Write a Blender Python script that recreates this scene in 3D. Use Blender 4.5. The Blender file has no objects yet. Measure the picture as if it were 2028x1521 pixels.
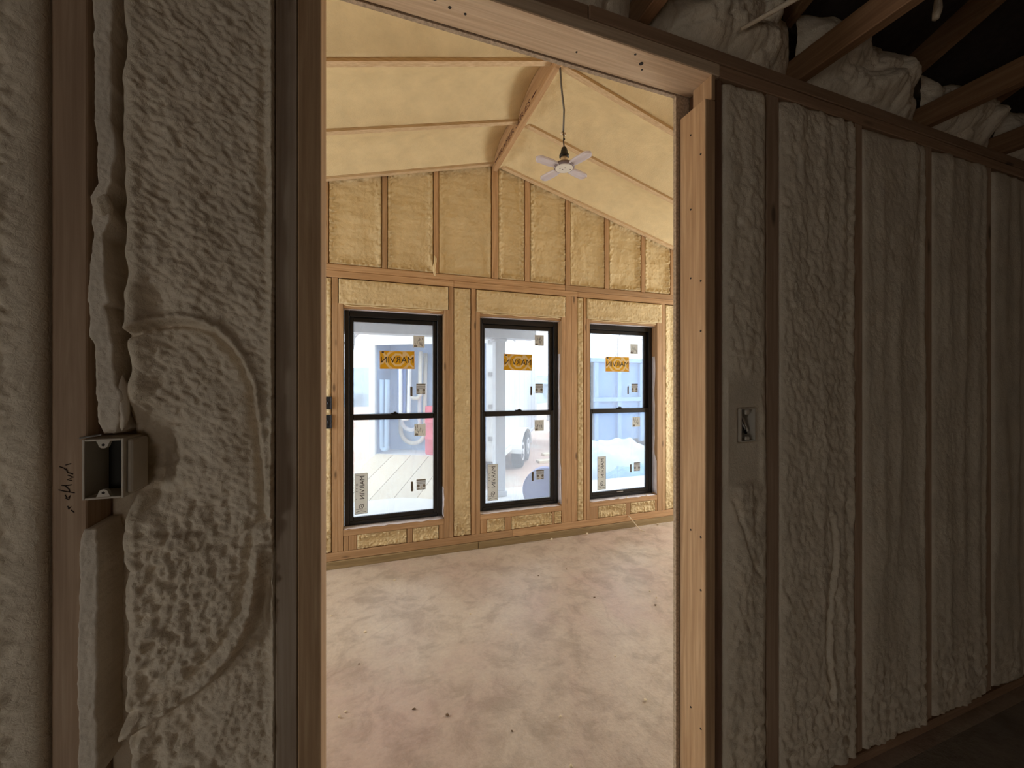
import bpy, bmesh, math, random
import numpy as np
from mathutils import Vector, Matrix

random.seed(7)
RNG = np.random.default_rng(11)
SC = bpy.context.scene
COL = SC.collection

# ------------------------------------------------------------------ camera
FPX = 800.0                       # focal length in pixels of a 2028 px wide frame
YAW = math.atan(286.0 / 800.0)    # the camera is turned right of the wall normal
EYE = 1.52
cam_d = bpy.data.cameras.new('camera')
cam_d.sensor_fit = 'HORIZONTAL'
cam_d.sensor_width = 36.0
cam_d.lens = FPX / 2028.0 * 36.0
cam_d.clip_start = 0.02
cam_d.clip_end = 400
cam = bpy.data.objects.new('camera', cam_d)
COL.objects.link(cam)
cam.location = (0, 0, EYE)
cam.rotation_euler = (math.radians(90), 0, -YAW)
SC.camera = cam

# ------------------------------------------------------------------ world (overcast sky)
world = bpy.data.worlds.new('overcast_sky')
SC.world = world
world.use_nodes = True
wn = world.node_tree
wn.nodes.clear()
wo = wn.nodes.new('ShaderNodeOutputWorld')
wb = wn.nodes.new('ShaderNodeBackground')
wb.inputs[0].default_value = (0.86, 0.94, 1.0, 1)
wb.inputs[1].default_value = 3.7
wn.links.new(wb.outputs[0], wo.inputs[0])

# ------------------------------------------------------------------ area lamps added at out-of-view openings, brighter than the sky alone
def added_lamp(name, loc, rot, sx, sy, power, color):
    d = bpy.data.lights.new(name, 'AREA')
    d.shape = 'RECTANGLE'; d.size = sx; d.size_y = sy
    d.energy = power; d.color = color
    o = bpy.data.objects.new(name, d)
    COL.objects.link(o)
    o.location = loc; o.rotation_euler = rot
    return o
H = math.pi / 2
added_lamp('added_lamp_left', (-2.28, 2.85, 1.35), (0, -H, 0), 1.7, 1.3, 28, (1.0, 0.97, 0.92))
added_lamp('added_lamp_right', (4.68, 2.85, 1.35), (0, H, 0), 1.7, 1.3, 51, (1.0, 0.99, 0.94))
added_lamp('added_lamp_back', (-0.9, -3.58, 0.80), (H, 0, 0), 0.6, 0.6, 7.5, (1.0, 0.82, 0.64))  # warm fill lamp added behind the camera for the near room
added_lamp('added_lamp_side', (-3.06, -0.90, 0.55), (0, -H, 0), 1.0, 0.7, 7.0, (1.0, 0.92, 0.80))

SC.view_settings.view_transform = 'Standard'
SC.view_settings.look = 'None'
SC.view_settings.exposure = 0.0
SC.view_settings.gamma = 1.0
SC.view_settings.use_curve_mapping = False
SC.cycles.use_denoising = True
SC.cycles.max_bounces = 9
SC.cycles.diffuse_bounces = 5
SC.cycles.transparent_max_bounces = 16
SC.cycles.sample_clamp_indirect = 6.0
SC.cycles.use_adaptive_sampling = True
SC.cycles.adaptive_threshold = 0.04
SC.cycles.caustics_reflective = False
SC.cycles.caustics_refractive = False

# ------------------------------------------------------------------ measuring helpers: photo pixel + known wall plane -> metres
CT, ST = math.cos(YAW), math.sin(YAW)
def pX(px, Y):
    u = (px - 1014.0) / FPX
    return Y * (CT * u + ST) / (CT - u * ST)
def pZ(px, py, Y):
    u = (px - 1014.0) / FPX
    return EYE + (760.5 - py) / FPX * Y / (CT - u * ST)

# ------------------------------------------------------------------ object helpers
WLOC = {}
def finish(o, parent, c):
    COL.objects.link(o)
    pl = Vector((0, 0, 0))
    if parent is not None:
        o.parent = parent
        pl = WLOC[parent.name]
    o.location = Vector(c) - pl
    WLOC[o.name] = Vector(c)
    return o
def tag(o, label=None, cat=None, group=None, kind=None):
    if label: o['label'] = label
    if cat: o['category'] = cat
    if group: o['group'] = group
    if kind: o['kind'] = kind
    return o
def thing(name, loc, label, cat, group=None):
    o = bpy.data.objects.new(name, None)
    o.empty_display_size = 0.1
    finish(o, None, loc)
    return tag(o, label, cat, group)
def mk(name, V, F, mats, parent=None, smooth=False, fmat=None, center=None):
    V = np.asarray(V, float).reshape(-1, 3)
    c = (V.min(0) + V.max(0)) / 2 if center is None else np.asarray(center, float)
    me = bpy.data.meshes.new(name)
    me.from_pydata((V - c).tolist(), [], [list(f) for f in F])
    if not isinstance(mats, (list, tuple)): mats = [mats]
    for m in mats: me.materials.append(m)
    if fmat is not None:
        me.polygons.foreach_set('material_index', np.asarray(fmat, dtype=np.int32))
    if smooth: me.shade_smooth()
    me.update()
    return finish(bpy.data.objects.new(name, me), parent, c)
class MB:
    """collects shapes for ONE part"""
    def __init__(s): s.V = []; s.F = []; s.M = []
    def add(s, V, F, m=0):
        b = len(s.V)
        s.V += [tuple(v) for v in V]
        s.F += [[i + b for i in f] for f in F]
        s.M += [m] * len(F)
        return s
    def box(s, x0, x1, y0, y1, z0, z1, m=0, ch=0.0, T=None):
        V, F = cbox(x0, x1, y0, y1, z0, z1, ch)
        if T is not None: V = [T @ Vector(v) for v in V]
        return s.add(V, F, m)
    def tube(s, pts, r, n=8, m=0, cap=True):
        V, F = tube_geo(pts, r, n, cap)
        return s.add(V, F, m)
    def build(s, name, mats, parent=None, smooth=False, center=None):
        return mk(name, s.V, s.F, mats, parent, smooth, s.M, center)
def cbox(x0, x1, y0, y1, z0, z1, ch=0.0):
    if ch <= 0:
        V = [(x, y, z) for x in (x0, x1) for y in (y0, y1) for z in (z0, z1)]
        F = [(0, 1, 3, 2), (4, 6, 7, 5), (0, 4, 5, 1), (2, 3, 7, 6), (0, 2, 6, 4), (1, 5, 7, 3)]
        return V, F
    c = min(ch, (x1 - x0) * .45, (y1 - y0) * .45, (z1 - z0) * .45)
    bm = bmesh.new()
    bmesh.ops.create_cube(bm, size=1.0)
    for v in bm.verts:
        v.co = Vector(((x0 + x1) / 2 + v.co.x * (x1 - x0), (y0 + y1) / 2 + v.co.y * (y1 - y0), (z0 + z1) / 2 + v.co.z * (z1 - z0)))
    bmesh.ops.bevel(bm, geom=bm.edges[:], offset=c, segments=1, affect='EDGES', profile=0.5)
    bm.verts.index_update()
    V = [tuple(v.co) for v in bm.verts]; F = [[v.index for v in f.verts] for f in bm.faces]
    bm.free()
    return V, F
def tube_geo(pts, r, n=8, cap=True):
    P = [Vector(p) for p in pts]
    R = r if isinstance(r, (list, tuple)) else [r] * len(P)
    V, F = [], []
    up = Vector((0, 0, 1))
    t0 = (P[1] - P[0]).normalized()
    a = t0.cross(up)
    if a.length < 1e-3: a = t0.cross(Vector((1, 0, 0)))
    a.normalize()
    for i, p in enumerate(P):
        t = (P[min(i + 1, len(P) - 1)] - P[max(i - 1, 0)]).normalized()
        a = (a - t * a.dot(t)).normalized()
        b = t.cross(a)
        for k in range(n):
            w = 2 * math.pi * k / n
            V.append(p + (a * math.cos(w) + b * math.sin(w)) * R[i])
    for i in range(len(P) - 1):
        for k in range(n):
            F.append((i * n + k, i * n + (k + 1) % n, (i + 1) * n + (k + 1) % n, (i + 1) * n + k))
    if cap:
        F.append(tuple(range(n - 1, -1, -1)))
        F.append(tuple((len(P) - 1) * n + k for k in range(n)))
    return V, F
def lathe(prof, n=24):
    V, F = [], []
    for (r, z) in prof:
        for k in range(n):
            w = 2 * math.pi * k / n
            V.append((r * math.cos(w), r * math.sin(w), z))
    for i in range(len(prof) - 1):
        for k in range(n):
            F.append((i * n + k, i * n + (k + 1) % n, (i + 1) * n + (k + 1) % n, (i + 1) * n + k))
    F.append(tuple(range(n - 1, -1, -1)))
    F.append(tuple((len(prof) - 1) * n + k for k in range(n)))
    return V, F
def board(name, x0, x1, y0, y1, z0, z1, m, parent, ch=0.0025, kind=None):
    V, F = cbox(x0, x1, y0, y1, z0, z1, ch)
    return tag(mk(name, V, F, m, parent), kind=kind)
def grid_obj(name, P, m, parent, smooth=True):
    ny, nx, _ = P.shape
    V = P.reshape(-1, 3)
    c = (V.min(0) + V.max(0)) / 2
    me = bpy.data.meshes.new(name)
    idx = np.arange(ny * nx).reshape(ny, nx)
    Q = np.stack([idx[:-1, :-1], idx[:-1, 1:], idx[1:, 1:], idx[1:, :-1]], -1).reshape(-1, 4)
    me.vertices.add(len(V)); me.vertices.foreach_set('co', (V - c).astype(np.float32).ravel())
    me.loops.add(Q.size); me.loops.foreach_set('vertex_index', Q.ravel().astype(np.int32))
    me.polygons.add(len(Q)); me.polygons.foreach_set('loop_start', np.arange(0, Q.size, 4, dtype=np.int32))
    me.materials.append(m)
    me.update(calc_edges=True)
    if smooth: me.shade_smooth()
    return finish(bpy.data.objects.new(name, me), parent, c)

# ------------------------------------------------------------------ noise
_perm = np.concatenate([RNG.permutation(512)] * 2)
_ga = RNG.uniform(0, 2 * np.pi, 512)
_gx, _gy = np.cos(_ga), np.sin(_ga)
def perlin(x, y, seed=0):
    x = np.asarray(x, float) + seed * 37.31; y = np.asarray(y, float) + seed * 17.77
    xi = np.floor(x).astype(int); yi = np.floor(y).astype(int)
    xf = x - xi; yf = y - yi
    def g(ix, iy):
        h = _perm[(_perm[ix & 511] + iy) & 511]
        return _gx[h] * (x - ix) + _gy[h] * (y - iy)
    u = xf * xf * xf * (xf * (xf * 6 - 15) + 10); v = yf * yf * yf * (yf * (yf * 6 - 15) + 10)
    a = g(xi, yi) * (1 - u) + g(xi + 1, yi) * u
    b = g(xi, yi + 1) * (1 - u) + g(xi + 1, yi + 1) * u
    return (a * (1 - v) + b * v) * 1.5
def fbm(x, y, seed=0, oct=3):
    s = 0; a = 1.0
    for o in range(oct):
        s = s + a * perlin(x * 2 ** o, y * 2 ** o, seed + o * 3); a *= 0.5
    return s
def billow(x, y, seed=0, oct=2):
    s = 0; a = 1.0
    for o in range(oct):
        s = s + a * np.abs(perlin(x * 2 ** o, y * 2 ** o, seed + o * 5)); a *= 0.5
    return s
_jx, _jy = RNG.uniform(.1, .9, 512), RNG.uniform(.1, .9, 512)
def cobble(x, y, seed=0, warp=.35):
    # rounded popcorn lumps with creases between them (0 in the creases, about 1 on top)
    x = np.asarray(x, float) + seed * 31.7; y = np.asarray(y, float) + seed * 13.3
    wx = x + warp * perlin(x * .9, y * .9, 3); wy = y + warp * perlin(x * .9, y * .9, 7)
    xi = np.floor(wx).astype(int); yi = np.floor(wy).astype(int)
    d = np.full(x.shape, 9.0)
    for i in (-1, 0, 1):
        for j in (-1, 0, 1):
            h = _perm[(_perm[(xi + i) & 511] + yi + j) & 511]
            d = np.minimum(d, (wx - xi - i - _jx[h]) ** 2 + (wy - yi - j - _jy[h]) ** 2)
    return 1 - np.clip(d / .55, 0, 1)
def rot2(x, y, deg, sx, sy):
    c, s = math.cos(math.radians(deg)), math.sin(math.radians(deg))
    return (x * c + y * s) * sx, (-x * s + y * c) * sy
def polydist(X, Z, pts):
    d = np.full(X.shape, 1e9)
    for (a, b) in zip(pts[:-1], pts[1:]):
        ax, az = a; bx, bz = b
        dx, dz = bx - ax, bz - az
        t = np.clip(((X - ax) * dx + (Z - az) * dz) / (dx * dx + dz * dz + 1e-12), 0, 1)
        d = np.minimum(d, np.hypot(X - ax - t * dx, Z - az - t * dz))
    return d
def sstep(e0, e1, x):
    t = np.clip((x - e0) / (e1 - e0), 0, 1)
    return t * t * (3 - 2 * t)

# ------------------------------------------------------------------ materials
def new_mat(name):
    m = bpy.data.materials.new(name); m.use_nodes = True
    nt = m.node_tree
    return m, nt, nt.nodes['Principled BSDF'], nt.nodes['Material Output']
def nd(nt, t, **kw):
    n = nt.nodes.new(t)
    for k, v in kw.items(): setattr(n, k, v)
    return n
def ramp(nt, src, stops):
    r = nd(nt, 'ShaderNodeValToRGB')
    el = r.color_ramp.elements
    while len(el) < len(stops): el.new(0.5)
    for e, (p, c) in zip(el, stops):
        e.position = p; e.color = (c[0], c[1], c[2], 1)
    nt.links.new(src, r.inputs[0])
    return r.outputs[0]
def coords(nt, scale, kind='Object', rot=(0, 0, 0), loc=(0, 0, 0)):
    tc = nd(nt, 'ShaderNodeTexCoord'); mp = nd(nt, 'ShaderNodeMapping')
    mp.inputs['Scale'].default_value = scale; mp.inputs['Rotation'].default_value = rot
    mp.inputs['Location'].default_value = loc
    nt.links.new(tc.outputs[kind], mp.inputs[0])
    return mp.outputs[0]
def noise(nt, co, scale, detail=4, rough=0.55, dist=0.0):
    n = nd(nt, 'ShaderNodeTexNoise')
    n.inputs['Scale'].default_value = scale; n.inputs['Detail'].default_value = detail
    n.inputs['Roughness'].default_value = rough; n.inputs['Distortion'].default_value = dist
    nt.links.new(co, n.inputs['Vector'])
    return n.outputs[0]
def mixc(nt, a, b, fac, mode='MIX'):
    m = nd(nt, 'ShaderNodeMix'); m.data_type = 'RGBA'; m.blend_type = mode
    if isinstance(fac, (int, float)): m.inputs[0].default_value = fac
    else: nt.links.new(fac, m.inputs[0])
    for s, v in ((6, a), (7, b)):
        if isinstance(v, (tuple, list)): m.inputs[s].default_value = (v[0], v[1], v[2], 1)
        else: nt.links.new(v, m.inputs[s])
    return m.outputs[2]
def bump(nt, bs, h, strength, dist):
    b = nd(nt, 'ShaderNodeBump')
    b.inputs['Strength'].default_value = strength; b.inputs['Distance'].default_value = dist
    nt.links.new(h, b.inputs['Height']); nt.links.new(b.outputs[0], bs.inputs['Normal'])
def plain(name, col, rough=0.6, metal=0.0, var=0.06, nscale=14, bmp=0.0):
    m, nt, bs, out = new_mat(name)
    co = coords(nt, (1, 1, 1))
    n = noise(nt, co, nscale)
    lo = [max(0, c * (1 - var)) for c in col]; hi = [min(1, c * (1 + var)) for c in col]
    nt.links.new(ramp(nt, n, [(0.3, lo), (0.7, hi)]), bs.inputs['Base Color'])
    bs.inputs['Roughness'].default_value = rough; bs.inputs['Metallic'].default_value = metal
    if bmp: bump(nt, bs, n, 0.4, bmp)
    return m
def wood(name, axis, dark, light, rough=0.75, knots=True, var=0.16):
    m, nt, bs, out = new_mat(name)
    sc = {'x': (1.6, 26, 26), 'y': (26, 1.6, 26), 'z': (26, 26, 1.6)}[axis]
    oi = nd(nt, 'ShaderNodeObjectInfo')
    off = nd(nt, 'ShaderNodeVectorMath', operation='SCALE')
    off.inputs[0].default_value = (7.3, 3.1, 5.7)
    nt.links.new(oi.outputs['Random'], off.inputs['Scale'])
    tc = nd(nt, 'ShaderNodeTexCoord')
    ad = nd(nt, 'ShaderNodeVectorMath', operation='ADD')
    nt.links.new(tc.outputs['Object'], ad.inputs[0]); nt.links.new(off.outputs[0], ad.inputs[1])
    mp = nd(nt, 'ShaderNodeMapping'); mp.inputs['Scale'].default_value = sc
    nt.links.new(ad.outputs[0], mp.inputs[0])
    n1 = noise(nt, mp.outputs[0], 1.0, 5, 0.6, 1.6)
    mp2 = nd(nt, 'ShaderNodeMapping'); mp2.inputs['Scale'].default_value = tuple(s * 3.2 if s > 5 else s for s in sc)
    nt.links.new(ad.outputs[0], mp2.inputs[0])
    n2 = noise(nt, mp2.outputs[0], 1.4, 3, 0.6)
    c1 = ramp(nt, n1, [(0.30, dark), (0.52, [(a + b) / 2 for a, b in zip(dark, light)]), (0.68, light)])
    c2 = mixc(nt, c1, ramp(nt, n2, [(0.35, (0.72, 0.66, 0.6)), (0.65, (1.05, 1.05, 1.05))]), 0.55, 'MULTIPLY')
    if knots:
        ks = {'x': (3.2, 11, 11), 'y': (11, 3.2, 11), 'z': (11, 11, 3.2)}[axis]
        mk_ = nd(nt, 'ShaderNodeMapping'); mk_.inputs['Scale'].default_value = ks
        nt.links.new(ad.outputs[0], mk_.inputs[0])
        vo = nd(nt, 'ShaderNodeTexVoronoi'); vo.inputs['Scale'].default_value = 0.8
        nt.links.new(mk_.outputs[0], vo.inputs['Vector'])
        kf = ramp(nt, vo.outputs['Distance'], [(0.06, (1, 1, 1)), (0.13, (0, 0, 0))])
        c2 = mixc(nt, c2, [d * 0.42 for d in dark], kf)
    hsv = nd(nt, 'ShaderNodeHueSaturation')
    mr = nd(nt, 'ShaderNodeMapRange')
    mr.inputs['To Min'].default_value = 1 - var; mr.inputs['To Max'].default_value = 1 + var
    nt.links.new(oi.outputs['Random'], mr.inputs[0]); nt.links.new(mr.outputs[0], hsv.inputs['Value'])
    nt.links.new(c2, hsv.inputs['Color']); nt.links.new(hsv.outputs[0], bs.inputs['Base Color'])
    bs.inputs['Roughness'].default_value = rough
    bump(nt, bs, n1, 0.25, 0.003)
    return m
def foam_mat(name, base, fine=0.5):
    m, nt, bs, out = new_mat(name)
    co = coords(nt, (1, 1, 1))
    n = noise(nt, co, 7, 5, 0.6); f = noise(nt, co, 95, 3, 0.6, 0.6)
    c = ramp(nt, n, [(0.3, [b * 0.90 for b in base]), (0.7, [min(1, b * 1.06) for b in base])])
    nt.links.new(c, bs.inputs['Base Color'])
    bs.inputs['Roughness'].default_value = 0.75
    bs.inputs['Specular IOR Level'].default_value = 0.15
    bump(nt, bs, f, fine, 0.006)
    return m
FOAM = foam_mat('cream_spray_foam', (0.74, 0.60, 0.355))
FOAM_N = foam_mat('pale_spray_foam', (0.72, 0.62, 0.48))
FOAM_CUT = foam_mat('shaved_spray_foam', (0.74, 0.65, 0.53), 0.3)
WD, WL = (0.44, 0.265, 0.130), (0.60, 0.40, 0.225)
WZ = wood('pine_vertical', 'z', WD, WL); WX = wood('pine_along_wall', 'x', WD, WL); WY = wood('pine_along_room', 'y', WD, WL)
JZ = wood('clean_pine_vertical', 'z', (0.44, 0.27, 0.14), (0.60, 0.405, 0.235)); JX = wood('clean_pine_along', 'x', (0.72, 0.52, 0.34), (0.86, 0.68, 0.48))
RZ = wood('weathered_stud', 'z', (0.40, 0.265, 0.17), (0.54, 0.385, 0.26)); RX = wood('weathered_plate', 'x', (0.30, 0.18, 0.11), (0.44, 0.28, 0.17))
RY = wood('shade_darkened_truss', 'y', (0.20, 0.10, 0.045), (0.30, 0.165, 0.08))  # wood darkened so the truss colour carries the attic's low light
OVZ = wood('oversprayed_stud', 'z', (0.44, 0.34, 0.25), (0.58, 0.47, 0.36), knots=False)
DZ = wood('dark_king_stud', 'z', (0.16, 0.085, 0.05), (0.25, 0.14, 0.085), knots=False)
TREAT = wood('treated_sill_plate', 'x', (0.26, 0.19, 0.09), (0.40, 0.30, 0.16), knots=False)
RAFT = wood('rafter_overspray', 'x', (0.60, 0.43, 0.25), (0.72, 0.56, 0.36), knots=False, var=0.06)
OSB = plain('sheathing_board', (0.40, 0.30, 0.19), 0.85, var=0.35, nscale=60)
PLYEDGE = plain('panel_edge', (0.46, 0.36, 0.26), 0.85, var=0.3, nscale=120)
BLACK = plain('black_window_frame', (0.008, 0.008, 0.009), 0.35, var=0.2)
BLUEBLACK = plain('dark_blue_box_plastic', (0.012, 0.018, 0.028), 0.4)
BOXP = plain('ivory_box_plastic', (0.60, 0.54, 0.45), 0.5)
DARKIN = plain('recess_shade', (0.035, 0.035, 0.03), 0.7)  # shade inside the ivory box, given as a dark colour on its back
INK = plain('ink', (0.03, 0.015, 0.012), 0.7)
STAMP = plain('dark_red_stamp', (0.07, 0.015, 0.012), 0.7)
FLASH = plain('white_flashing_wrap', (0.78, 0.75, 0.80), 0.5, var=0.08, bmp=0.01)
CORD_G = plain('grey_cord', (0.20, 0.20, 0.20), 0.5); CORD_B = plain('dark_cord', (0.05, 0.04, 0.035), 0.5)
SOCK = plain('black_socket', (0.012, 0.012, 0.012), 0.4)
BEZEL = plain('lamp_bezel', (0.22, 0.17, 0.18), 0.4)
LAMPPLATE = plain('lamp_plate', (0.78, 0.76, 0.70), 0.5)
BRASS = plain('lamp_base_metal', (0.72, 0.62, 0.50), 0.35, 0.6)
STEEL = plain('grey_steel', (0.42, 0.42, 0.42), 0.4, 0.8)
NAIL = plain('nail_hole', (0.02, 0.015, 0.012), 0.8)
CRUMB = plain('foam_crumb', (0.82, 0.72, 0.54), 0.8)
DIRTC = plain('wood_crumb', (0.20, 0.14, 0.09), 0.9)

def blade_mat():
    m, nt, bs, out = new_mat('translucent_lamp_blade')
    co = coords(nt, (1, 1, 1)); n = noise(nt, co, 9)
    nt.links.new(ramp(nt, n, [(0.3, (0.80, 0.77, 0.84)), (0.7, (0.90, 0.88, 0.92))]), bs.inputs['Base Color'])
    bs.inputs['Roughness'].default_value = 0.22
    tl = nd(nt, 'ShaderNodeBsdfTranslucent'); tl.inputs[0].default_value = (0.88, 0.85, 0.92, 1)
    mx = nd(nt, 'ShaderNodeMixShader'); mx.inputs[0].default_value = 0.4
    nt.links.new(bs.outputs[0], mx.inputs[1]); nt.links.new(tl.outputs[0], mx.inputs[2]); nt.links.new(mx.outputs[0], out.inputs[0])
    return m
BLADE = blade_mat()
def pane_mat():
    # window glass under a thin milky protective film
    m, nt, bs, out = new_mat('filmed_window_glass')
    co = coords(nt, (9, 9, 1.2))
    n = noise(nt, co, 1.0, 3)
    tr = nd(nt, 'ShaderNodeBsdfTransparent'); tr.inputs[0].default_value = (0.93, 0.95, 0.97, 1)
    tl = nd(nt, 'ShaderNodeBsdfTranslucent'); tl.inputs[0].default_value = (0.93, 0.96, 1.0, 1)
    mx = nd(nt, 'ShaderNodeMixShader')
    nt.links.new(ramp(nt, n, [(0.35, (0.20,) * 3), (0.65, (0.25,) * 3)]), mx.inputs[0])
    nt.links.new(tr.outputs[0], mx.inputs[1]); nt.links.new(tl.outputs[0], mx.inputs[2])
    gl = nd(nt, 'ShaderNodeBsdfGlossy'); gl.inputs['Roughness'].default_value = 0.03
    fr = nd(nt, 'ShaderNodeFresnel'); fr.inputs[0].default_value = 1.35
    m2 = nd(nt, 'ShaderNodeMixShader')
    nt.links.new(fr.outputs[0], m2.inputs[0]); nt.links.new(mx.outputs[0], m2.inputs[1]); nt.links.new(gl.outputs[0], m2.inputs[2])
    nt.links.new(m2.outputs[0], out.inputs[0])
    return m
PANE = pane_mat()
def concrete(name, cols, rough=0.5):
    m, nt, bs, out = new_mat(name)
    co = coords(nt, (1, 1, 1))
    a = noise(nt, co, 1.1, 6, 0.62, 0.7); b = noise(nt, co, 6.0, 6, 0.65, 0.4); c = noise(nt, co, 42, 4, 0.7)
    col = ramp(nt, a, [(0.32, cols[0]), (0.5, cols[1]), (0.66, cols[2])])
    col = mixc(nt, col, ramp(nt, b, [(0.36, (0.68, 0.64, 0.60)), (0.52, (1.0, 0.98, 0.97)), (0.68, (1.10, 1.10, 1.08))]), 0.75, 'MULTIPLY')
    col = mixc(nt, col, ramp(nt, c, [(0.3, (0.82, 0.80, 0.78)), (0.6, (1.03, 1.03, 1.03))]), 0.5, 'MULTIPLY')
    # hairline cracks
    vo = nd(nt, 'ShaderNodeTexVoronoi', feature='DISTANCE_TO_EDGE'); vo.inputs['Scale'].default_value = 0.45
    dn = nd(nt, 'ShaderNodeTexNoise'); dn.inputs['Scale'].default_value = 2.0; dn.inputs['Detail'].default_value = 5
    nt.links.new(co, dn.inputs['Vector'])
    mv = nd(nt, 'ShaderNodeVectorMath', operation='MULTIPLY_ADD')
    mv.inputs[1].default_value = (0.5, 0.5, 0.5)
    nt.links.new(dn.outputs['Color'], mv.inputs[0]); nt.links.new(co, mv.inputs[2]); nt.links.new(mv.outputs[0], vo.inputs['Vector'])
    cf = ramp(nt, vo.outputs['Distance'], [(0.0, (1, 1, 1)), (0.006, (0, 0, 0))])
    fm = nd(nt, 'ShaderNodeMath', operation='MULTIPLY'); fm.inputs[1].default_value = 0.16
    nt.links.new(cf, fm.inputs[0])
    col = mixc(nt, col, (0.22, 0.17, 0.14), fm.outputs[0])
    nt.links.new(col, bs.inputs['Base Color'])
    nt.links.new(ramp(nt, c, [(0.35, (rough - 0.04,) * 3), (0.65, (rough + 0.06,) * 3)]), bs.inputs['Roughness'])
    bump(nt, bs, c, 0.5, 0.006)
    return m
CONC = concrete('dusty_pink_concrete', [(0.58, 0.455, 0.405), (0.60, 0.515, 0.44), (0.66, 0.59, 0.51)], 0.38)
CONC_D = concrete('shade_darkened_floor', [(0.28, 0.25, 0.22), (0.34, 0.31, 0.28), (0.42, 0.38, 0.34)], 0.8)  # darker than the far concrete: the near room's shade is in the colour

# ================================================================== SETTING
YN, YB = 1.055, 1.19         # near partition: face towards us, face towards the far room
YF = 3.62                    # far wall: face of its studs
RX0 = 1.123                  # ridge
XL, XR = -2.2, 4.6           # far room side walls
def zroof(x): return 3.56 - 0.27 * np.abs(np.asarray(x) - RX0)

def structure(o): o['kind'] = 'structure'; return o
fl = structure(mk('floor', *cbox(-2.3, 4.75, 1.0, 3.80, -0.1, 0.0), CONC))
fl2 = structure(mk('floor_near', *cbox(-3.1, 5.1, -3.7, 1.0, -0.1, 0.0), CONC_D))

# ---------------- far wall
m = MB()
wins = [-0.186, 0.986, 2.145]; WW = 0.826; WZ0, WZ1 = 0.312, 2.145
yb0, yb1 = YF + 0.115, YF + 0.135
xs = [XL] + [v for w in wins for v in (w - 0.004, w + WW + 0.004)] + [XR]
for a, b in zip(xs[0::2], xs[1::2]): m.box(a, b, yb0, yb1, -0.1, 3.75)
for w in wins:
    m.box(w - 0.004, w + WW + 0.004, yb0, yb1, -0.1, WZ0 - 0.012)
    m.box(w - 0.004, w + WW + 0.004, yb0, yb1, WZ1 + 0.012, 3.75)
wall_far = structure(m.build('wall_far', OSB))
SY0, SY1 = YF, yb0
def fstud(x0, x1, z0, z1, name='stud', y0=None, mt=None):
    return board(name, x0, x1, (SY0 if y0 is None else y0) + random.uniform(-.002, .002), SY1, z0, z1, mt or WZ, wall_far)
ZP0, ZPS, ZP1 = 2.400, 2.455, 2.508     # double plate
# gable studs
gable = [(-0.36, -0.304), (0.118, 0.157), (0.556, 0.596), (1.098, 1.153), (1.430, 1.480), (1.867, 1.913), (2.321, 2.366), (2.775, 2.821), (3.160, 3.213)]
gable = [(-1.70, -1.66), (-1.26, -1.22), (-0.82, -0.78)] + gable + [(3.62, 3.66), (4.08, 4.12)]
for a, b in gable:
    top = float(max(zroof(a), zroof(b))) + 0.04
    V, F = cbox(a, b, SY0 + random.uniform(0, .004), SY1, ZP1 + .002, top, 0.002)
    mk('stud', V, F, WZ, wall_far)
# double top plate in lengths
for (z0, z1, cuts) in ((ZP0, ZPS - .002, (XL, 0.735, 2.0, XR)), (ZPS, ZP1, (XL, 1.86, XR))):
    for a, b in zip(cuts[:-1], cuts[1:]):
        board('top_plate', a + .001, b - .001, SY0 + random.uniform(-.003, .003), SY1, z0, z1, WX, wall_far)
# lower framing
ZB = 0.134
for a, b in [(-1.70, -1.66), (-1.26, -1.22), (-0.82, -0.78), (-0.277, -0.231), (0.692, 0.731), (0.898, 0.940), (1.866, 1.927), (1.929, 1.990), (2.070, 2.100), (3.043, 3.083), (3.240, 3.28), (3.66, 3.70), (4.1, 4.14)]:
    fstud(a, b, ZB, ZP0 - .001)
for w in wins:
    a, b = w - 0.006, w + WW + 0.008
    j0 = {0: (-0.229, a), 1: (0.942, a), 2: (2.102, a)}[wins.index(w)]
    j1 = {0: (b, 0.690), 1: (b, 1.862), 2: (b, 3.041)}[wins.index(w)]
    fstud(j0[0], j0[1], ZB, 2.19, 'jack_stud'); fstud(j1[0], j1[1], ZB, 2.19, 'jack_stud')
    board('head_board', a + .001, b - .001, SY0 + .012, SY1, WZ1 + .006, 2.186, WX, wall_far)
    board('rough_sill', a + .001, b - .001, SY0, SY1, 0.258, WZ0 - .004, WX, wall_far)
for a, b in [(-0.188, -0.150), (-0.148, -0.086), (0.326, 0.370), (0.602, 0.648), (0.984, 1.046), (1.226, 1.287), (1.714, 1.738), (2.142, 2.236), (2.578, 2.632), (2.955, 2.978)]:
    fstud(a, b, ZB, 0.257, 'cripple_stud', SY0 + .002)
for a, b in ((XL, 1.30), (1.302, XR)):
    board('bottom_plate', a, b, SY0 - .002, SY1, 0.064, ZB - .001, WX, wall_far)
for a, b in ((XL, 0.96), (0.963, 2.68), (2.683, XR)):
    board('sill_plate', a, b, SY0 - .016 + random.uniform(-.006, .006), SY1, 0.0, 0.062, TREAT, wall_far)

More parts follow.
